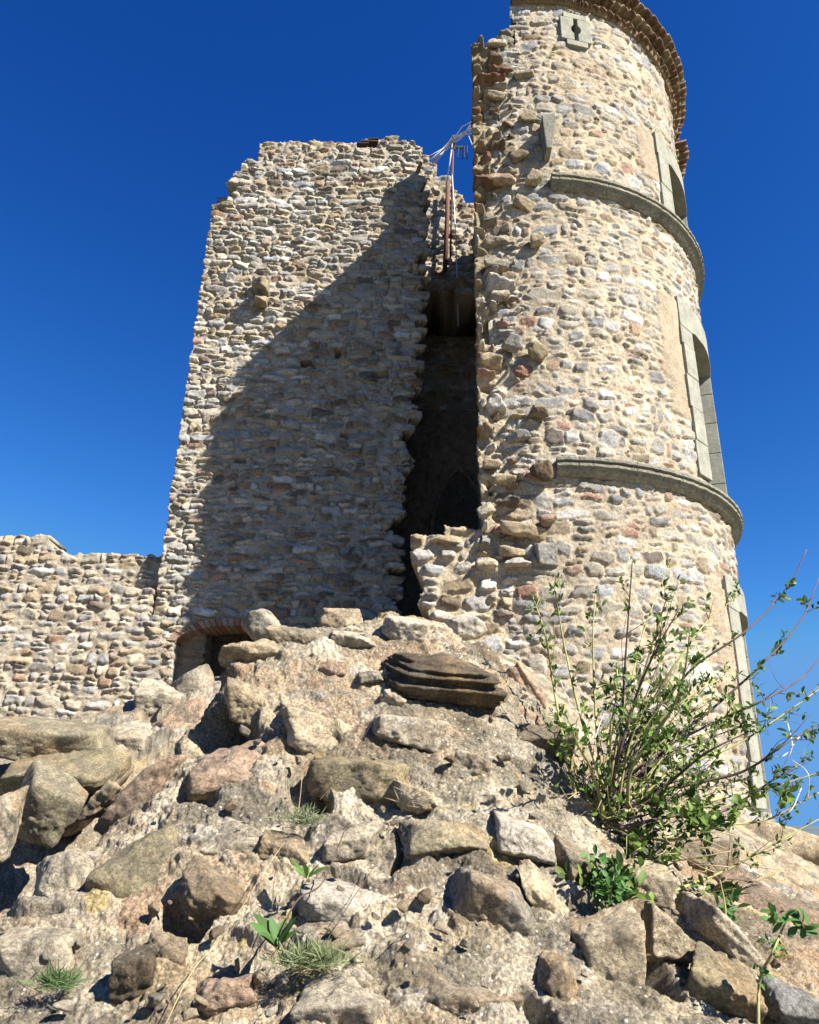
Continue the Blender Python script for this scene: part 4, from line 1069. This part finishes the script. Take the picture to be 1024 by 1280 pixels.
def shrub():
    rg = np.random.default_rng(77)
    B = hit(748, 1015); Y0 = B[1]; K = Y0 / 5.0
    root = empty('shrub', B, 'many-stemmed green shrub with arching twigs growing between the mound and the round tower', 'shrub')
    # traced main stems: photo directions, each at its own distance
    main = [[(742,1010),(715,930),(696,850),(682,790),(668,742)], [(745,1005),(722,905),(703,800),(690,735)], [(748,1005),(745,900),(742,800),(745,735)],
            [(750,1005),(768,900),(782,830),(792,702)], [(752,1005),(785,880),(806,790),(836,705)], [(752,1008),(790,890),(820,800),(836,740)],
            [(755,1008),(805,905),(850,830),(890,775),(930,745)], [(756,1010),(800,930),(846,872),(880,832),(940,790),(985,735),(1008,690)],
            [(758,1012),(830,930),(880,890),(950,830),(1000,775),(1024,720)], [(758,1012),(830,945),(900,905),(960,880),(1004,852),(1040,810)],
            [(760,1015),(850,960),(920,930),(975,900),(1024,860)], [(760,1018),(850,985),(930,965),(985,930),(1030,905)], [(760,1022),(850,1010),(920,1000),(980,985),(1040,960)],
            [(758,1028),(830,1050),(900,1030),(960,1025),(1030,985)], [(770,1110),(830,1098),(900,1085),(960,1060),(1040,1015)], [(765,1035),(840,1020),(900,1015),(950,985),(1010,945)],
            [(748,1020),(735,960),(722,930),(715,905)], [(762,1050),(764,1000),(768,960),(778,900)], [(745,1040),(752,1085),(765,1115)], [(750,1010),(775,930),(800,860),(822,810),(850,760)],
            [(752,1010),(800,910),(834,850),(868,805)], [(756,1012),(820,920),(866,870),(912,845)], [(756,1014),(840,935),(894,912),(930,905)], [(757,1016),(836,970),(886,940),(942,915)],
            [(756,1012),(812,940),(850,905),(880,880),(905,840)], [(749,1008),(758,930),(766,870),(772,820)], [(755,1012),(780,960),(830,890),(852,840),(862,790)]]
    stems = []
    for i, s in enumerate(main):
        dy = rg.normal() * .25 + .1
        pts = []
        bx, by = rg.normal() * 17, rg.normal() * 9
        for j, (x, y) in enumerate(s):
            t = j / (len(s) - 1); x, y = x + bx * (1 - t) ** 2, y + by * (1 - t) ** 2
            pts.append(at(x + rg.normal() * 2, y + rg.normal() * 2, Y0 + .06 * rg.normal() + dy * t * 2.2 * K))
        stems.append(bez(pts, 6))
    for i in range(34):     # filler stems between the traced ones
        a, b = stems[rg.integers(0, len(main))], stems[rg.integers(0, len(main))]
        n = min(len(a), len(b)); k = rg.uniform(.25, .75); L = max(6, int(n * rg.uniform(.45, .9)))
        s = a[:n] * k + b[:n] * (1 - k)
        stems.append(s[:L] + np.linspace(0, 1, L)[:, None] * rg.normal(size=3) * .12 * K)
    lf = Leaves()
    def whorl(P, d, big):
        k = rg.integers(3, 7)
        for q in range(k):
            dd = d * .6 + rg.normal(size=3) * .75 + np.array([0, 0, .25])
            L = big * K * rg.uniform(.55, 1.2)
            c = GREENS[rg.choice(5, p=[.3, .28, .2, .12, .1])] * rg.uniform(.8, 1.25)
            lf.leaf(P + rg.normal(size=3) * .006, dd, rg.normal(size=3) + np.array([.3, -.3, 1.0]), L, L * rg.uniform(.38, .5), c, rg.uniform(0, .5))
    for i, s in enumerate(stems):
        n = len(s)
        thick_ = (.012 if i < len(main) else .0075) * K
        mb = MB()
        bare = i in (7, 8, 9)
        mb.tube(s, [thick_ * (1 - .72 * k / (n - 1)) for k in range(n)], 6)
        for k in range(2, n):
            t = k / (n - 1)
            d = s[min(k + 1, n - 1)] - s[k - 1]; d /= np.linalg.norm(d) + 1e-9
            pr = .5 if not bare else (.5 if t < .7 else .12)
            if t > .22 and rg.random() < pr:
                P = s[k]
                # side twig with leaves
                dd = d * .8 + rg.normal(size=3) * .55 + np.array([0, 0, .25]); dd /= np.linalg.norm(dd)
                Lt = rg.uniform(.04, .17) * K
                e = P + dd * Lt; mid = (P + e) / 2 + rg.normal(size=3) * .012 * K
                mb.tube([P, mid, e], [.003 * K, .0024 * K, .0015 * K], 4)
                whorl(e, dd, .054 if t < .9 else .044)
                if rg.random() < .75: whorl(mid, dd, .052)
            if t > .9 and not bare: whorl(s[k], d, .034)
        # fine bare side shoots high up
        if rg.random() < .6:
            for q in range(2):
                k = int(n * rg.uniform(.5, .95)); P = s[k]
                d = s[min(k + 1, n - 1)] - s[k - 1]; d /= np.linalg.norm(d) + 1e-9
                e = P + (d + rg.normal(size=3) * .4 + np.array([0, 0, .3])) * rg.uniform(.12, .4) * K
                mb.tube([P, (P + e) / 2 + rg.normal(size=3) * .02, e], [.003 * K, .0022 * K, .001 * K], 4)
        mb.build('stem', M_TWIG if (bare or i % 4 == 3) else M_STEM, root, smooth=True)
    # dense low foliage around the base
    for q in range(60):
        u = rg.random(); P = at(rg.normal(770, 42), rg.normal(1000, 40), Y0 + rg.normal() * .18 * K)
        whorl(P, np.array([rg.normal(), rg.normal(), 1.0]), .052)
    for q in range(80):
        a = stems[rg.integers(5, len(main))]; k = rg.integers(4, max(5, len(a) * 3 // 4)); P = a[k] + rg.normal(size=3) * .05 * K
        whorl(P, np.array([rg.normal(), rg.normal(), .6]), .056)
    for (x, y, r_, n_) in ((880, 1030, 22, 26), (764, 1112, 26, 60), (812, 1062, 26, 24), (905, 1120, 14, 16), (745, 1060, 20, 18), (860, 1015, 14, 12), (930, 1015, 12, 8), (830, 1015, 16, 10), (985, 1000, 12, 6)):
        for q in range(n_):
            whorl(at(x + rg.normal() * r_ * .7, y + rg.normal() * r_ * .6, Y0 - .1 + rg.normal() * .08 if y < 1090 else surf(x, y)[1] - .06), np.array([rg.normal(), -.3, .8]), .07)
    lf.build('foliage', M_LEAF, root)
    # bleached curled dead stems and straw at the foot
    mb = MB()
    for (x0, y0, x1, y1, bx, by) in ((985, 905, 975, 965, 10, 0), (1000, 920, 960, 945, 0, 12), (990, 950, 1010, 1000, 10, -8), (905, 935, 870, 960, 0, 6), (960, 1025, 1002, 985, 6, 10), (700, 850, 745, 900, -6, 10), (760, 880, 740, 960, -5, 0)):
        P = [at(x0, y0, Y0 + .1), at((x0 + x1) / 2 + bx, (y0 + y1) / 2 + by, Y0), at(x1, y1, Y0 + .05)]
        mb = MB(); mb.tube(bez(P, 6), .0028 * K, 5); mb.build('dead_stem', M_BLEACH, root, smooth=True)
    for q in range(34):
        x, y = rg.normal(735, 26), rg.normal(985, 30)
        P = at(x, y, Y0 - .05 + rg.normal() * .1); e = P + K * np.array([rg.normal() * .14, rg.normal() * .1, rg.normal() * .10])
        mb = MB(); mb.tube([P, (P + e) / 2 + rg.normal(size=3) * .03 * K, e], .0025 * K, 4); mb.build('dry_stem', M_DRY, root, smooth=True)
    for q in range(16):
        x = rg.uniform(800, 1000); P = at(x, 1075 + rg.normal() * 16, Y0 - .3); e = P + K * np.array([rg.uniform(-.35, .35), rg.normal() * .1, rg.normal() * .06])
        mb = MB(); mb.tube([P, (P + e) / 2 + rg.normal(size=3) * .02 * K, e], .0028 * K, 4); mb.build('dry_stem', M_DRY, root, smooth=True)
shrub()
def tuft(px, py, wpx, n, hpx, tone, label, seed):
    rg = np.random.default_rng(seed); P = surf(px, py); k = P[1] / FPX
    root = empty('grass_tuft', P, label, 'grass tuft', 'small plants rooted in the mound')
    lf = Leaves()
    for i in range(n):
        b = P + np.array([rg.normal() * wpx * k * .22, -.02 + rg.normal() * wpx * k * .12, .02 + rg.normal() * .01])
        d = np.array([rg.normal() * 1.1, rg.normal() * .7 - .4, rg.uniform(.2, 1.2)])
        L = hpx * k * rg.uniform(.45, 1.1)
        lf.leaf(b, d, np.array([0, -1.0, .2]) + rg.normal(size=3) * .4, L, L * .055, np.array(tone) * rg.uniform(.7, 1.3), rg.uniform(.1, .7))
    lf.build('blades', M_GRASS, root)
tuft(378, 1036, 42, 280, 18, (.13, .15, .075), 'grey-green grass tuft above the tan flat stone', 1)
tuft(386, 1212, 80, 700, 22, (.14, .165, .075), 'grassy feathery tuft beside the broad-leaved weed at the bottom', 2)
tuft(72, 1240, 44, 260, 20, (.08, .13, .045), 'dark green tuft on the pale boulder in the lower left corner', 3)
tuft(512, 1010, 30, 40, 22, (.20, .17, .13), 'dried grey-brown tuft clinging above the grey cracked block', 4)
def rosette(px, py, n, Lpx, wr, tone, label, seed, droop=.5, up=1.0):
    rg = np.random.default_rng(seed); P = surf(px, py) + np.array([0, -.05, .03]); k = P[1] / FPX
    root = empty('leafy_weed', P, label, 'weed', 'small plants rooted in the mound')
    lf = Leaves()
    for i in range(n):
        a = 2 * math.pi * (i + rg.uniform(-.3, .3)) / n
        d = np.array([math.cos(a), math.sin(a) * .6 - .25, up * (.45 + .5 * rg.random() + .5 * (math.sin(a) > 0))])
        L = Lpx * k * rg.uniform(.5, 1.2)
        lf.leaf(P + d * .004, d, np.array([-d[0] * .4, -.6, 1.0]), L, L * wr, np.array(tone) * rg.uniform(.8, 1.3), rg.uniform(.1, droop))
    lf.build('leaves', M_LEAF, root)
    return root, P, k
r1, P, k = rosette(350, 1200, 9, 38, .36, (.055, .115, .028), 'bright green broad-leaved weed at the bottom of the mound', 5, .5, 1.7)
mb = MB(); mb.tube(bez([P, at(352, 1165, P[1]), at(372, 1125, P[1] + .10), at(402, 1105, P[1] + .14), at(422, 1060, P[1] + .22), at(430, 1040, P[1] + .24)], 6), [.0032] * 8 + [.0026] * 10 + [.0018] * 13, 5)
mb.build('stalk', M_DRYD, r1, smooth=True)
rosette(385, 1112, 13, 27, .2, (.075, .13, .03), 'spiky green rosette at the left end of the oblong grey-white stone', 6, .3)
def stalk_plant(pts, Y, clusters, label, seed, n=9):
    rg = np.random.default_rng(seed); Y = surf(*Y)[1] - .04
    P = [at(x, y, Y + rg.normal() * .03) for x, y in pts]
    root = empty('seedling', P[0], label, 'plant', 'small plants rooted in the mound')
    mb = MB(); c = bez(P, 6); mb.tube(c, [.005 * (1 - .6 * i / (len(c) - 1)) for i in range(len(c))], 5); mb.build('stalk', M_STEM, root, smooth=True)
    lf = Leaves()
    for (x, y, s) in clusters:
        Q = at(x, y, Y)
        for q in range(n):
            d = rg.normal(size=3) * .8 + np.array([0, -.3, .35]); L = s / FPX * Y * rg.uniform(.4, .8)
            lf.leaf(Q + rg.normal(size=3) * .012, d, rg.normal(size=3) * .5 + np.array([0.2, -.4, 1.0]), L, L * .48, np.array((.06, .135, .035)) * rg.uniform(.7, 1.4), rg.uniform(0, .4))
    lf.build('leaves', M_LEAF, root)
stalk_plant([(948, 1290), (950, 1225), (966, 1190), (978, 1162), (984, 1148)], (948, 1285), [(980, 1146, 24), (972, 1150, 22), (1006, 1160, 30), (968, 1186, 20), (950, 1216, 18), (960, 1180, 14), (1000, 1158, 26)], 'slender seedling with glossy leaves in front of the blue-grey striped stone', 21)
stalk_plant([(908, 1165), (906, 1130), (900, 1100)], (908, 1165), [(908, 1160, 20), (904, 1135, 24), (918, 1130, 26), (912, 1148, 24), (896, 1150, 20)], 'leafy sprig hanging over the big grey-cream slab', 22, 8)
stalk_plant([(762, 1135), (764, 1110), (770, 1085)], (762, 1135), [(762, 1120, 24), (775, 1108, 24), (750, 1112, 22), (768, 1095, 22), (782, 1120, 20), (755, 1130, 18), (745, 1070, 20), (752, 1088, 20)], 'low leafy sprout between the cream stones under the shrub', 23, 11)
def dry(pts, Y0, Y1, r, mat, label):
    Y0 = surf(*pts[0])[1] - .02; Y1 = surf(*pts[-1])[1] - .12
    n = len(pts); P = [at(x, y, Y0 + (Y1 - Y0) * i / (n - 1)) for i, (x, y) in enumerate(pts)]
    mb = MB(); c = bez(P, 6); mb.tube(c, [r * .6 * (1 - .5 * i / (len(c) - 1)) for i in range(len(c))], 5)
    o = mb.build('dry_stalk', mat, None, smooth=True); tag(o, label, 'stalk', 'dry stalks in front of the mound')
dry([(205, 1285), (240, 1215), (282, 1165), (330, 1090), (356, 1052)], 2.2, 2.9, .0030, M_DRY, 'long straw-coloured stalk leaning across the brown wedge')
dry([(338, 1175), (341, 1120), (345, 1085), (350, 1060)], 2.65, 2.95, .0022, M_DRYD, 'thin upright brown stalk above the broad-leaved weed')
dry([(400, 1190), (440, 1125), (470, 1080), (484, 1052)], 2.6, 3.0, .0020, M_DRYD, 'thin dark stalk leaning over the oblong grey-white stone')
dry([(400, 1000), (420, 975), (450, 930), (470, 895), (490, 870)], 3.5, 4.2, .0022, M_DRYD, 'thin dark stalk rising from the mossy block towards the white pebble')
dry([(485, 1182), (505, 1165), (525, 1152), (540, 1140)], 2.6, 2.75, .0026, M_DRY, 'short pale straw lying left of the large grey-brown boulder')
dry([(372, 1022), (376, 990), (378, 965)], 3.45, 3.55, .0030, M_DRY, 'short straw stub standing out of the grey-green grass tuft')
